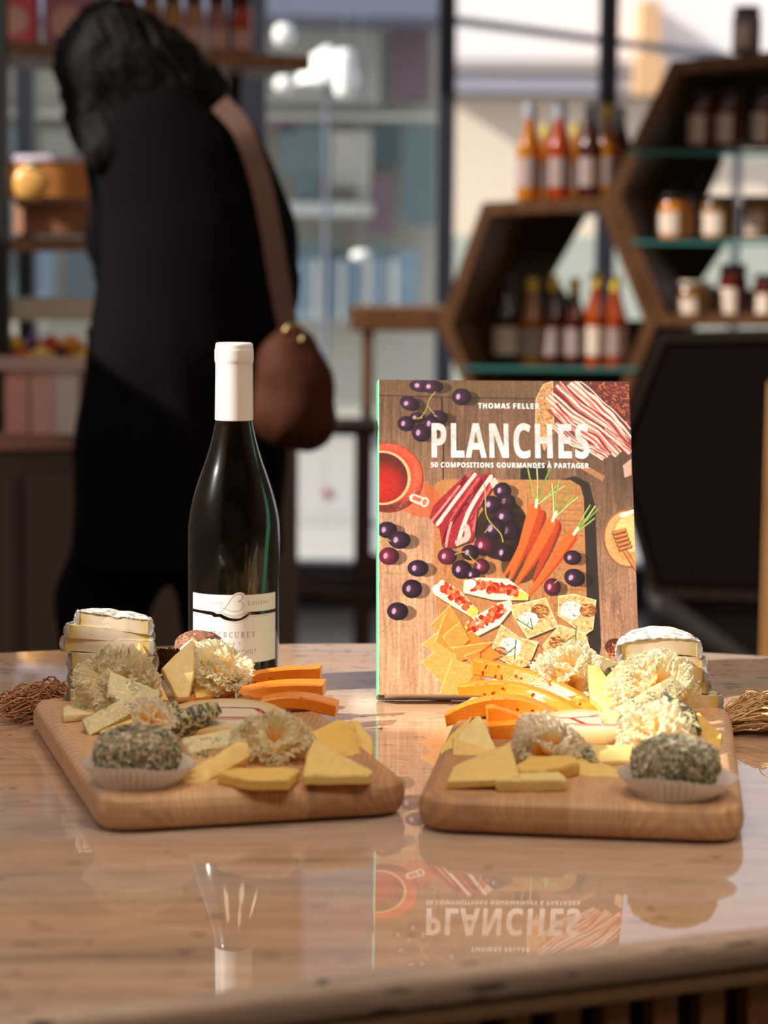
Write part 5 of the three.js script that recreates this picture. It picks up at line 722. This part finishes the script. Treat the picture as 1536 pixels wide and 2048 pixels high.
// ---------------------------------------------------------------- orange slices with holes
const csg = new Evaluator(); csg.useGroups = false; csg.attributes = ['position', 'normal', 'uv'];
function orangeSlice(label, top, bot, thick, holes, seed) {
  const up = new THREE.CatmullRomCurve3(at(top)), lo = new THREE.CatmullRomCurve3(at(bot)), rings = [], n = 26, back = V(0.12, 0.05, -1).normalize();
  for (let i = 0; i <= n; i++) {
    const s = i / n, a = up.getPoint(s), b = lo.getPoint(s), e = 0.0011 * (i === 0 || i === n ? 0.4 : 1), dn = b.clone().sub(a), q = (u, w) => a.clone().addScaledVector(dn, u).addScaledVector(back, w), k = e / dn.length(), wob = 0.0004 * N3(s * 8, seed, 1), t2 = thick * (1 + 0.06 * N3(s * 5, seed, 4));
    rings.push([q(k, wob), q(0.5, wob * 0.3), q(1 - k, -wob), q(1, e), q(1, t2 - e), q(1 - k, t2), q(k, t2), q(0, t2 - e), q(0, e)]);
  }
  const body = boxUV(loft(rings, 0.5)); let g = body;
  if (holes.length) {
    let a = new Brush(body, orangeM); a.updateMatrixWorld();
    for (const [px, py, r, el = 1.6] of holes) {
      let best = 0, bd = 1e9; for (let i = 0; i <= 60; i++) { const p = up.getPoint(i / 60).lerp(lo.getPoint(i / 60), 0.5).project(camera), x = (p.x + 1) * 768; if (Math.abs(x - px) < bd) { bd = Math.abs(x - px); best = i / 60; } }
      const m = up.getPoint(best).lerp(lo.getPoint(best), 0.5), c = atD(px, py, -m.z), hb = new Brush(boxUV(displace(new THREE.IcosahedronGeometry(r / FOCAL * 1.7, 2), (p) => r / FOCAL * 0.5 * N3(p.x * 900 + px, p.y * 900, p.z * 900)).scale(el, 0.85, 1.3).rotateZ(px)), orangeM); hb.position.copy(c); hb.updateMatrixWorld();
      a = csg.evaluate(a, hb, SUBTRACTION); a.updateMatrixWorld();
    }
    g = a.geometry;
  }
  return solid('orange_cheese_slice', label, 'cheese', g, orangeM);
}
orangeSlice('upper of the three long orange slices on the left board, nearest the bottle', [[366, 1398, 1.70], [425, 1374, 1.715], [490, 1351, 1.73], [560, 1339, 1.745], [640, 1335, 1.755]], [[384, 1408, 1.70], [440, 1396, 1.715], [495, 1383, 1.73], [560, 1370, 1.745], [640, 1362, 1.755]], 0.011, [[484, 1364, 4], [496, 1361, 4, 2], [503, 1372, 3.6, 2.2], [540, 1357, 2.6], [510, 1367, 3]], 1);
orangeSlice('middle of the three long orange slices on the left board', [[476, 1384, 1.69], [530, 1373, 1.70], [590, 1369, 1.71], [645, 1370, 1.72]], [[500, 1398, 1.69], [545, 1397, 1.70], [595, 1396, 1.71], [645, 1396, 1.72]], 0.02, [], 2);
orangeSlice('lowest of the three long orange slices on the left board, behind the front rosette', [[520, 1402, 1.655], [560, 1395, 1.66], [605, 1395, 1.665], [645, 1403, 1.67], [672, 1411, 1.675]], [[535, 1420, 1.655], [570, 1418, 1.66], [610, 1421, 1.665], [645, 1429, 1.67], [670, 1434, 1.675]], 0.018, [[612, 1422, 3, 2]], 3);
orangeSlice('topmost long orange slice on the right board, full of small holes, before the book', [[946, 1320, 1.735], [1010, 1332, 1.725], [1075, 1349, 1.71], [1140, 1378, 1.69], [1212, 1424, 1.665]], [[945, 1350, 1.735], [1000, 1361, 1.725], [1060, 1377, 1.71], [1120, 1405, 1.69], [1170, 1434, 1.665]], 0.010, [[972, 1335, 3.4, 2], [998, 1334, 3], [966, 1347, 3.4, 1.8], [991, 1353, 2.8], [1004, 1356, 3, 2.2], [1033, 1354, 4], [1043, 1357, 3], [1077, 1353, 4.4, 1], [1068, 1374, 4.4], [1160, 1409, 3.4, 1]], 4);
orangeSlice('middle long orange slice on the right board, with round holes', [[915, 1373, 1.70], [960, 1368, 1.695], [1010, 1367, 1.69], [1070, 1380, 1.675], [1130, 1404, 1.66], [1165, 1424, 1.65]], [[917, 1393, 1.70], [960, 1393, 1.695], [1010, 1394, 1.69], [1060, 1402, 1.675], [1100, 1418, 1.66], [1130, 1430, 1.65]], 0.012, [[987, 1386, 4.4, 1.1], [1008, 1379, 4, 2], [970, 1389, 3, 1.6], [1034, 1393, 3.8, 2.2], [1066, 1391, 4.6, 1.1], [1074, 1403, 4, 1.2]], 5);
orangeSlice('lowest long orange slice on the right board, its left end over the rim', [[889, 1430, 1.64], [935, 1408, 1.642], [990, 1397, 1.645], [1050, 1400, 1.645], [1110, 1424, 1.64]], [[893, 1454, 1.64], [940, 1440, 1.642], [990, 1431, 1.645], [1040, 1432, 1.645], [1090, 1442, 1.64]], 0.013, [[1036, 1420, 3.4, 1.6], [1065, 1422, 3.8, 1]], 6);
piece('orange_cheese_wedge', 'upper orange wedge, lying on the lower one, left of the right red marked cheese', 'cheese', at([[972, 1415], [986, 1414], [1045, 1434], [1036, 1446], [990, 1451], [975, 1447]], 1.59), 0.012, orangeM, { seed: 3 });
piece('orange_cheese_wedge', 'lower orange wedge behind the yellow triangles on the right board', 'cheese', at([[975, 1452], [1034, 1446], [1042, 1490], [1000, 1496], [984, 1480]], 1.575), 0.014, orangeM, { seed: 4 });

// ---------------------------------------------------------------- round cheeses with red marks
function markedCheese(label, px, py, d, R, th, draw) {
  const c = newCanvas(640, 640), g = c.getContext('2d'), Q = rngOf(px); g.fillStyle = '#eedcbe'; g.fillRect(0, 0, 640, 640);
  const rg = g.createRadialGradient(320, 320, 180, 320, 320, 330); rg.addColorStop(0, 'rgba(236,196,126,0)'); rg.addColorStop(0.5, 'rgba(236,196,126,.75)'); rg.addColorStop(1, 'rgba(226,170,92,1)'); g.fillStyle = rg; g.fillRect(0, 0, 640, 640);
  for (let k = 0; k < 700; k++) { g.fillStyle = k % 3 ? 'rgba(206,150,90,.25)' : 'rgba(150,60,40,.25)'; g.fillRect(Q() * 640, Q() * 640, 1 + Q() * 3, 1 + Q() * 2); }
  g.strokeStyle = '#b5281e'; g.lineJoin = 'miter'; draw(g, (pts, w) => { g.lineWidth = w * 1.35; g.beginPath(); pts.forEach((p, i) => { const x = p[0] + 3 * (Q() - 0.5), y = p[1] + 3 * (Q() - 0.5); i ? g.lineTo(x, y) : g.moveTo(x, y); }); g.stroke(); });
  const tex = canvasTex(c), pos = atD(px, py, d); pos.y = T + BH + R * Math.sin(0.07) * 0.9; const t = thing('red_marked_cheese', label, 'cheese', pos);
  t.rotation.x = 0.07; const top = grid(24, 80, (v, u) => { const a = u * Math.PI * 2, r = R * (v < 0.9 ? v / 0.9 * 0.93 : 0.93 + (v - 0.9) * 0.7), dome = th * (1 - 0.10 * v * v) - (v > 0.9 ? th * 0.22 * ((v - 0.9) / 0.1) ** 2 : 0); return V(Math.cos(a) * r, dome + 0.0007 * fbm(Math.cos(a) * r * 90, Math.sin(a) * r * 90, px, 3), -Math.sin(a) * r); });
  const p = top.attributes.position, uv = top.attributes.uv; for (let i = 0; i < p.count; i++) uv.setXY(i, 0.5 + p.getX(i) / R / 2, 0.5 - p.getZ(i) / R / 2);
  part(t, 'paste', top, phys([255, 255, 255], 0.5, { map: tex, bumpMap: fineBump, bumpScale: 0.0003 }));
  const side = grid(80, 8, (u, v) => { const a = u * Math.PI * 2, b = 0.0012 * Math.sin(v * Math.PI) + 0.0006 * N3(a * 9, v * 4, px); return V(Math.cos(a) * (R + b), 0.0002 + v * th * 0.68, -Math.sin(a) * (R + b)); }); part(t, 'rind', side, cheese([236, 190, 116]));
  part(t, 'underside', new THREE.CircleGeometry(R, 48).rotateX(Math.PI / 2).translate(0, 0.0004, 0), creamM);
  return t;
}
markedCheese('flat round pale cheese with a red outlined mark on the left board', 450, 1440, 1.60, 0.045, 0.0095, (g, s) => { s([[40, 250], [300, 215], [470, 225], [560, 360], [420, 400], [250, 410], [120, 420]], 15); s([[470, 222], [548, 352]], 24); s([[550, 378], [430, 428], [280, 440]], 10); });
markedCheese('flat round pale cheese with red brick-like marks, on the right board', 1176, 1462, 1.585, 0.037, 0.0095, (g, s) => { s([[60, 230], [220, 250], [330, 220], [600, 200]], 13); s([[224, 254], [290, 390]], 24); s([[60, 372], [290, 392], [600, 378]], 12); s([[226, 420], [420, 416], [600, 412]], 11); s([[330, 222], [400, 160]], 12); });

// ---------------------------------------------------------------- herb crusted cheeses in paper cases
function herbCheese(label, cupLabel, px, yBase, d, R, H, seed, flare) {
  const base = atD(px, yBase, d); base.y = T + BH + 0.0006; const Q = rngOf(seed), t = thing('herb_cheese', label, 'cheese', base.clone().setY(base.y + 0.0012)), g = new THREE.SphereGeometry(1, 110, 70);
  displace(g, (p) => 0.05 * fbm(p.x * 4, p.y * 4, p.z * 4 + seed, 4) + 0.06 * fbm(p.x * 15, p.y * 15, p.z * 15 + seed, 2));
  { const p = g.attributes.position; for (let i = 0; i < p.count; i++) { let x = p.getX(i), y = p.getY(i), z = p.getZ(i); const s = Math.sign(y) * Math.pow(Math.abs(y), 0.8); p.setXYZ(i, x * R, H / 2 + s * H / 2, z * R); } } g.computeVertexNormals();
  const cA = lin(128, 128, 98), cB = lin(226, 216, 190), cC = lin(220, 172, 148), cD = lin(84, 86, 66), col = (p) => { const a = fbm(p.x * 190, p.y * 190, p.z * 190 + seed, 3), b = fbm(p.x * 60, p.y * 60 + seed, p.z * 60, 2); let c = mixc(cA, cB, smooth(-0.18, 0.26, a)); c = mixc(c, cC, smooth(0.08, 0.3, b) * smooth(0.25, 0.6, p.y / H) * (seed === 41 ? 0.6 : 0.25)); return mixc(c, cD, smooth(0.12, 0.4, -a)); };
  part(t, 'body', paint(g, col), herbM);
  const fl = [], proto = new THREE.BoxGeometry(1, 1, 1, 1, 1, 1).toNonIndexed(), q = new THREE.Quaternion(), m4 = new THREE.Matrix4();
  for (let k = 0; k < 1500; k++) {
    const yy = Q() * 1.9 - 0.9, a = Q() * Math.PI * 2, rr = Math.sqrt(Math.max(0, 1 - yy * yy)), n = V(Math.cos(a) * rr, yy, Math.sin(a) * rr), s = Math.sign(yy) * Math.pow(Math.abs(yy), 0.8), p = V(n.x * R, H / 2 + s * H / 2, n.z * R).addScaledVector(n, 0.0002 + 0.0008 * Q()), long = Q() < 0.4;
    q.setFromUnitVectors(V(0, 0, 1), n.clone().add(V(Q() - 0.5, Q() - 0.5, Q() - 0.5).multiplyScalar(0.9)).normalize()).multiply(new THREE.Quaternion().setFromAxisAngle(V(0, 0, 1), Q() * 6.3)); const pink = p.y > H * 0.45 && Q() < (seed === 41 ? 0.2 : 0.1);
    const c = pink ? lin(212, 178, 156) : [lin(132, 134, 102), lin(150, 150, 116), lin(98, 100, 76), lin(224, 216, 192), lin(184, 178, 148)][Math.floor(Q() * 5)]; m4.compose(p, q, V(long ? 0.0042 : 0.0022 + 0.0012 * Q(), 0.0010 + 0.0010 * Q(), 0.0007));
    const f = proto.clone().applyMatrix4(m4); f.deleteAttribute('uv'); paint(f, () => c); fl.push(f);
  }
  tag(part(t, 'herb_coating', mergeGeometries(fl), herbM), null, null, null, 'stuff');
  const cup = thing('paper_case', cupLabel, 'paper case', base), rb = R * 0.93, hh = 0.0165, wall = grid(360, 10, (u, v) => { const a = u * Math.PI * 2, fx = flare(a), flu = 0.0018 * Math.sin(a * 42 + 0.6 * N3(a * 3, seed)) * (0.35 + 0.65 * v), r = rb + v * (0.0032 + fx * 0.009) + flu; return V(Math.cos(a) * r, v * hh * (1 - 0.25 * fx + 0.10 * N3(a * 1.6, seed, 2)), Math.sin(a) * r); });
  part(cup, 'pleated_wall', wall, paperM); part(cup, 'bottom', new THREE.CylinderGeometry(rb + 0.0004, rb + 0.0004, 0.0008, 60).translate(0, 0.0001, 0), paperM);
}
herbCheese('herb crusted round cheese with pinkish specks in a paper case on the left board', 'white pleated paper case under the herb crusted cheese on the left board', 275, 1570, 1.434, 0.0272, 0.0345, 41, (a) => 0.35 + 0.65 * (smooth(0.2, 1, Math.cos(a)) * 0.9 + smooth(0.4, 1, -Math.cos(a)) * 0.5));
herbCheese('green herb crusted round cheese in a paper case on the right board', 'white pleated paper case, flared open at the right, under the green herb crusted cheese', 1350, 1590, 1.416, 0.0272, 0.0345, 43, (a) => 0.3 + 0.9 * smooth(0.3, 1, Math.cos(a - 0.35)) + 0.5 * smooth(0.5, 1, -Math.cos(a)));

// ---------------------------------------------------------------- blue cheese
const dark = (label, c, th, o) => piece('blue_cheese_piece', label, 'cheese', c, th, blueDarkM, o), blueP = (label, c, th, o) => piece('blue_cheese_piece', label, 'cheese', c, th, blueM, o);
blueP('upright blue cheese wedge with dark veins in front of the left soft cheese rosette', at([[219, 1341, 1.64], [262, 1360, 1.635], [304, 1374, 1.63], [296, 1392, 1.62], [245, 1404, 1.615], [212, 1392, 1.62]]), 0.012, { seed: 1 });
blueP('long blue cheese slice slanting up, yellow at its lower end, on the left board', at([[163, 1440, 1.585], [288, 1372, 1.60], [322, 1378, 1.60], [318, 1398, 1.595], [178, 1472, 1.575], [166, 1452, 1.58]]), 0.010, { seed: 2, rough: 0.0009 });
piece('hard_cheese_slice', 'yellow slice under the long blue cheese slice on the left board', 'cheese', at([[198, 1462, 1.578], [322, 1396, 1.61], [336, 1424, 1.60], [226, 1484, 1.565]]), 0.008, hardM, { seed: 3 });
dark('blotchy blue green cheese piece with a pointed right end, over the left red marked cheese', at([[340, 1440, 1.548], [398, 1408, 1.565], [436, 1402, 1.572], [446, 1424, 1.57], [402, 1462, 1.56], [362, 1482, 1.55], [334, 1470, 1.546]]), 0.012, { seed: 4, rough: 0.001 });
dark('dark blue cheese lump beside the small pale rosette on the left board', at([[318, 1404, 1.575], [352, 1400, 1.578], [364, 1416, 1.577], [352, 1470, 1.56], [322, 1474, 1.555], [312, 1440, 1.56]]), 0.012, { seed: 5, rough: 0.001 });
blueP('flat blue veined slice lying under the yellow stick on the left board', [...at([[362, 1476, 1.53], [440, 1460, 1.545], [500, 1456, 1.55], [520, 1470, 1.54], [470, 1484, 1.52], [380, 1506, 1.50]])], 0.013, { seed: 6, dir: DOWN });
piece('cheese_offcut', 'small pale cheese offcut lying on the board below the left soft cheese stack', 'cheese', flat([[124, 1416], [142, 1406], [212, 1418], [190, 1424], [128, 1430]], 0.006), 0.0058, creamM, { dir: DOWN, seed: 7, rough: 0.0012 });
blueP('sunlit blue cheese slice with veins along its top, below the largest rosette', at([[1226, 1418, 1.598], [1306, 1374, 1.61], [1346, 1350, 1.618], [1374, 1374, 1.618], [1352, 1398, 1.61], [1250, 1444, 1.59], [1230, 1440, 1.59]]), 0.010, { seed: 8 });
dark('dark upright blue cheese slab leaning right of the sunlit blue cheese slice', at([[1322, 1382, 1.588], [1340, 1381, 1.588], [1392, 1424, 1.575], [1404, 1458, 1.565], [1376, 1464, 1.56], [1326, 1420, 1.578]]), 0.009, { seed: 9 });
blueP('small greenish blue cheese corner touching the right red marked cheese', at([[1212, 1410, 1.60], [1229, 1414, 1.60], [1244, 1428, 1.59], [1228, 1456, 1.575], [1204, 1450, 1.575], [1197, 1438, 1.58]]), 0.014, { seed: 10 });
const flatBlue = dark('dark mouldy end of a flat cheese, in front of the right red marked cheese', at([[1162, 1490, 1.515], [1182, 1487, 1.515], [1198, 1522, 1.49], [1180, 1516, 1.49], [1166, 1508, 1.50]]), 0.012, { seed: 11, rough: 0.001 });
piece('hard_cheese_slice', 'pale yellow slice running right from the mouldy end, behind the right paper case', 'cheese', at([[1176, 1488, 1.522], [1266, 1490, 1.525], [1262, 1522, 1.50], [1204, 1524, 1.49], [1186, 1512, 1.50]]), 0.012, hardM3, { seed: 12 });

// ---------------------------------------------------------------- hard yellow cheese: sticks, slabs, triangles
const hard = (label, c, th, o = {}) => piece('hard_cheese_slice', label, 'cheese', c, th, o.m ?? hardM, o);
// left board
hard('yellow cheese triangle pointing up in front of the left soft cheese stack', at([[277, 1281, 1.70], [283, 1284, 1.70], [322, 1366, 1.68], [338, 1402, 1.67], [300, 1404, 1.665], [270, 1340, 1.685]]), 0.008, { seed: 20 });
hard('big upright yellow cheese slice with a pointed top left of the bottle label rosette', at([[384, 1280, 1.725], [388, 1282, 1.725], [389, 1346, 1.705], [378, 1396, 1.69], [356, 1398, 1.69], [322, 1336, 1.705], [350, 1308, 1.715]]), 0.009, { seed: 21, m: hardM3 });
hard('yellow slice lying at the foot of the bottle label rosette', at([[384, 1350, 1.722], [430, 1356, 1.722], [476, 1346, 1.728], [462, 1370, 1.72], [420, 1394, 1.705], [390, 1397, 1.70]]), 0.008, { seed: 22, m: hardM2 });
hard('yellow cheese stick slanting up to the right beside the left paper case', at([[354, 1556, 1.436], [478, 1480, 1.478], [498, 1486, 1.478], [501, 1512, 1.472], [388, 1577, 1.43], [370, 1574, 1.432]]), 0.012, { seed: 23 });
hard('low yellow slab lying under the front rosette on the left board', flat([[436, 1545], [470, 1536], [560, 1534], [600, 1538], [578, 1557], [500, 1558]], 0.008), 0.0078, { dir: DOWN, seed: 24, m: hardM2 });
hard('front yellow triangle at the right corner of the left board', [onBoard(606, 1550, 0.008), onBoard(614, 1502, 0.014), atD(628, 1480, 1.50), atD(640, 1484, 1.50), onBoard(746, 1543, 0.007), onBoard(738, 1549, 0.007)], 0.0068, { dir: DOWN, seed: 25 });
hard('tall yellow triangle behind the front triangle on the left board', at([[628, 1474, 1.525], [704, 1438, 1.56], [712, 1446, 1.56], [724, 1528, 1.515], [690, 1512, 1.515], [636, 1488, 1.52]]), 0.008, { seed: 26, m: hardM2 });
hard('yellow slice furthest right on the left board, leaning behind the tall triangle', at([[700, 1440, 1.58], [714, 1440, 1.58], [742, 1472, 1.56], [746, 1492, 1.55], [744, 1518, 1.535], [722, 1520, 1.535]]), 0.008, { seed: 27 });
hard('yellow slice lying between the front rosette and the tall triangle on the left board', at([[612, 1468, 1.56], [676, 1438, 1.59], [704, 1446, 1.585], [660, 1482, 1.555], [616, 1492, 1.545]]), 0.007, { seed: 28, m: hardM2 });
// right board
hard('front yellow triangle at the left corner of the right board, the largest there', [atD(1020, 1484, 1.508), onBoard(1040, 1549, 0.010), onBoard(985, 1556, 0.008), onBoard(894, 1561, 0.006), atD(906, 1532, 1.474)], 0.006, { dir: DOWN, seed: 30 });
hard('yellow triangle whose tip shows at the left above the front triangle on the right board', at([[905, 1474, 1.535], [990, 1502, 1.525], [985, 1534, 1.515], [903, 1540, 1.515]]), 0.007, { seed: 40, m: hardM2 });
hard('upright yellow triangle behind the front triangle on the right board', at([[955, 1430, 1.565], [962, 1431, 1.565], [996, 1502, 1.54], [960, 1512, 1.535], [912, 1496, 1.54], [916, 1466, 1.55]]), 0.008, { seed: 31, m: hardM3 });
hard('leftmost yellow slice on the right board, leaning outwards', at([[945, 1430, 1.58], [940, 1446, 1.575], [906, 1520, 1.53], [888, 1532, 1.525], [878, 1502, 1.54], [900, 1468, 1.56]]), 0.008, { seed: 32 });
hard('low yellow slab at the front edge of the right board', flat([[990, 1556], [1000, 1546], [1120, 1544], [1134, 1556], [1128, 1560], [996, 1561]], 0.0078), 0.0076, { dir: DOWN, seed: 33, m: hardM3 });
hard('yellow slab with fine lines left of the right paper case', at([[1090, 1518, 1.50], [1130, 1508, 1.51], [1192, 1520, 1.50], [1243, 1540, 1.475], [1234, 1588, 1.43], [1150, 1566, 1.45], [1096, 1550, 1.47]]), 0.010, { seed: 34 });
hard('yellow stick at the right rim of the right board, pointing down right', at([[1372, 1432, 1.60], [1398, 1424, 1.605], [1446, 1468, 1.575], [1440, 1502, 1.55], [1424, 1504, 1.55], [1376, 1476, 1.57]]), 0.012, { seed: 35, m: hardM2 });
hard('yellow slice slanting down between the upper rosette and the largest rosette on the right board', at([[1176, 1328, 1.695], [1200, 1334, 1.695], [1248, 1408, 1.655], [1214, 1418, 1.655], [1182, 1392, 1.665]]), 0.009, { seed: 36 });
hard('yellow cheese spike standing at the left foot of the right soft cheese stack', at([[1255, 1306, 1.70], [1264, 1310, 1.70], [1262, 1350, 1.69], [1226, 1398, 1.66], [1204, 1364, 1.675]]), 0.008, { seed: 37 });
hard('pale cheese slice lying on the board behind the lowest orange slice on the right', flat([[912, 1412], [944, 1394], [1010, 1393], [1030, 1402], [960, 1412]], 0.006), 0.0058, { dir: DOWN, seed: 38, m: creamM });
hard('deep yellow slab under the frilly rosette at the middle front of the right board', flat([[1030, 1530], [1060, 1512], [1150, 1512], [1160, 1524], [1090, 1540], [1040, 1540]], 0.009), 0.0088, { dir: DOWN, seed: 39, m: hardM2 });

// ---------------------------------------------------------------- two small cheeses with a dark crust at the back of the boards
{
  const base = onBoard(376, 1378), t = thing('crusted_cheese', 'small cheese with rough brown crust and dark gold crinkled wrapper, left of the bottle label', 'cheese', base);
  const k = 1.755, q = (x, y, d = k) => atD(x, y, d).sub(base);
  part(t, 'paste', cut(at([[344, 1312], [370, 1288], [384, 1277], [428, 1303], [424, 1340], [350, 1340]], k).map((p) => p.clone()), 0.02, { seed: 50 }).translate(-base.x, -base.y, -base.z), cheese([250, 228, 190]));
  const cr = displace(new THREE.SphereGeometry(0.0185, 60, 36).scale(1.05, 0.62, 0.8), (p) => 0.0014 * fbm(p.x * 260, p.y * 260, p.z * 260, 4) + 0.0006 * N3(p.x * 900, p.y * 900, p.z * 900)).translate(...q(398, 1290, 1.772).toArray()); cr.computeVertexNormals();
  part(t, 'crust', paint(cr, (p) => mixc(lin(74, 46, 36), lin(176, 122, 92), smooth(-0.3, 0.3, fbm(p.x * 500, p.y * 500, p.z * 500, 3)))), rindM);
  const wr = grid(60, 14, (u, v) => { const a = Math.PI * (0.55 + u * 0.9), c = q(352, 1335, 1.76), r = 0.013 + 0.004 * v; return V(c.x + Math.cos(a) * r * 0.9 + 0.0016 * N3(u * 22, v * 9, 1), c.y - 0.008 + v * 0.021 + 0.003 * N3(u * 16, v * 3, 5) + 0.002 * v * Math.sin(u * 50), c.z + Math.sin(-a) * -r * 0.8 + 0.0016 * N3(u * 20, v * 10, 7)); });
  const wr2 = grid(40, 12, (u, v) => { const c = q(337, 1322, 1.745); return V(c.x + (u - 0.5) * 0.018 + 0.0016 * N3(u * 17, v * 9, 11), c.y - 0.010 + v * 0.020 + 0.002 * N3(u * 14, v * 6, 3), c.z + 0.004 * Math.sin(u * 3) + 0.0022 * N3(u * 18, v * 12, 9)); });
  part(t, 'wrapper', merge([wr, wr2]), std([96, 66, 26], 0.3, { metalness: 0.75, side: THREE.DoubleSide })); part(t, 'base', boxUV(box(0.03, 0.02, 0.024, q(380, 1350).x, 0.010, q(380, 1350).z, 0.003)), cheese([240, 214, 170]));
  const b2 = onBoard(1208, 1404), u2 = thing('crusted_cheese', 'small cream cheese wedge with a dark herb crust, left of the right cheese stack', 'cheese', b2);
  part(u2, 'paste', cut(at([[1165, 1306, 1.745], [1178, 1300, 1.75], [1236, 1324, 1.74], [1238, 1330, 1.735], [1204, 1342, 1.725], [1180, 1336, 1.725]]), 0.02, { dir: V(0, -1, -0.15), seed: 51 }).translate(-b2.x, -b2.y, -b2.z), creamM);
  const rg = cut(at([[1182, 1337, 1.727], [1204, 1343, 1.7235], [1240, 1331, 1.7335], [1240, 1372, 1.725], [1206, 1384, 1.715], [1184, 1380, 1.718]]), 0.016, { seed: 52, rough: 0.0018 }).translate(-b2.x, -b2.y, -b2.z); part(u2, 'crust', paint(rg, (p) => mixc(lin(52, 50, 40), lin(150, 136, 104), smooth(-0.3, 0.3, fbm(p.x * 400, p.y * 400, p.z * 400, 3)))), rindM);
}
// crumbs
{
  const Q = rngOf(77), spots = [[92, 1372, 0, 'pale cheese crumb lying alone on the stone left of the soft cheese stack'], [760, 1458, 0, 'tiny crumb on the stone between the two boards'], [214, 1466, BH, 'crumb on the left board beside the long blue cheese slice'], [1212, 1528, BH, 'white crumb on the right board below the mouldy end']];
  for (const [x, y, h, label] of spots) { const p = onPlane(x, y, T + h); solid('cheese_crumb', label, 'crumb', displace(new THREE.IcosahedronGeometry(0.0019, 2), (q) => 0.0007 * N3(q.x * 900 + x, q.y * 900, q.z * 900)).scale(1.2, 0.7, 1).translate(p.x, p.y + 0.0012, p.z), creamM); }
}

// things of one kind share a group phrase
{
  const phrase = { cheese_rosette: 'frilly cheese rosettes on the two boards', hard_cheese_slice: 'pieces of yellow hard cheese on the two boards', orange_cheese_slice: 'long orange cheese slices', orange_cheese_wedge: 'orange cheese wedges on the right board', blue_cheese_piece: 'pieces of blue cheese on the two boards', herb_cheese: 'herb crusted cheeses in paper cases', paper_case: 'pleated paper cases', red_marked_cheese: 'red marked round cheeses', crusted_cheese: 'small crusted cheeses at the back of the boards', serving_board: 'beech serving boards', raffia_tuft: 'raffia tufts behind the boards', cheese_crumb: 'loose cheese crumbs', hexagonal_shelf: 'hexagonal shelf units', lantern: 'white lanterns outside', hamper: 'wicker hampers on the left shelf', card_box: 'card boxes on the low cabinet', gift_tin: 'gift tins on the top board', packet: 'little packets on the top board' };
  for (const o of scene.children) { const k = o.name.replace(/_\d{3}$/, ''); if (phrase[k] && !o.userData.group) o.userData.group = phrase[k]; }
}
scene.traverse((o) => { if (o.isMesh) { o.castShadow = true; o.receiveShadow = true; } });
renderer.render(scene, camera);
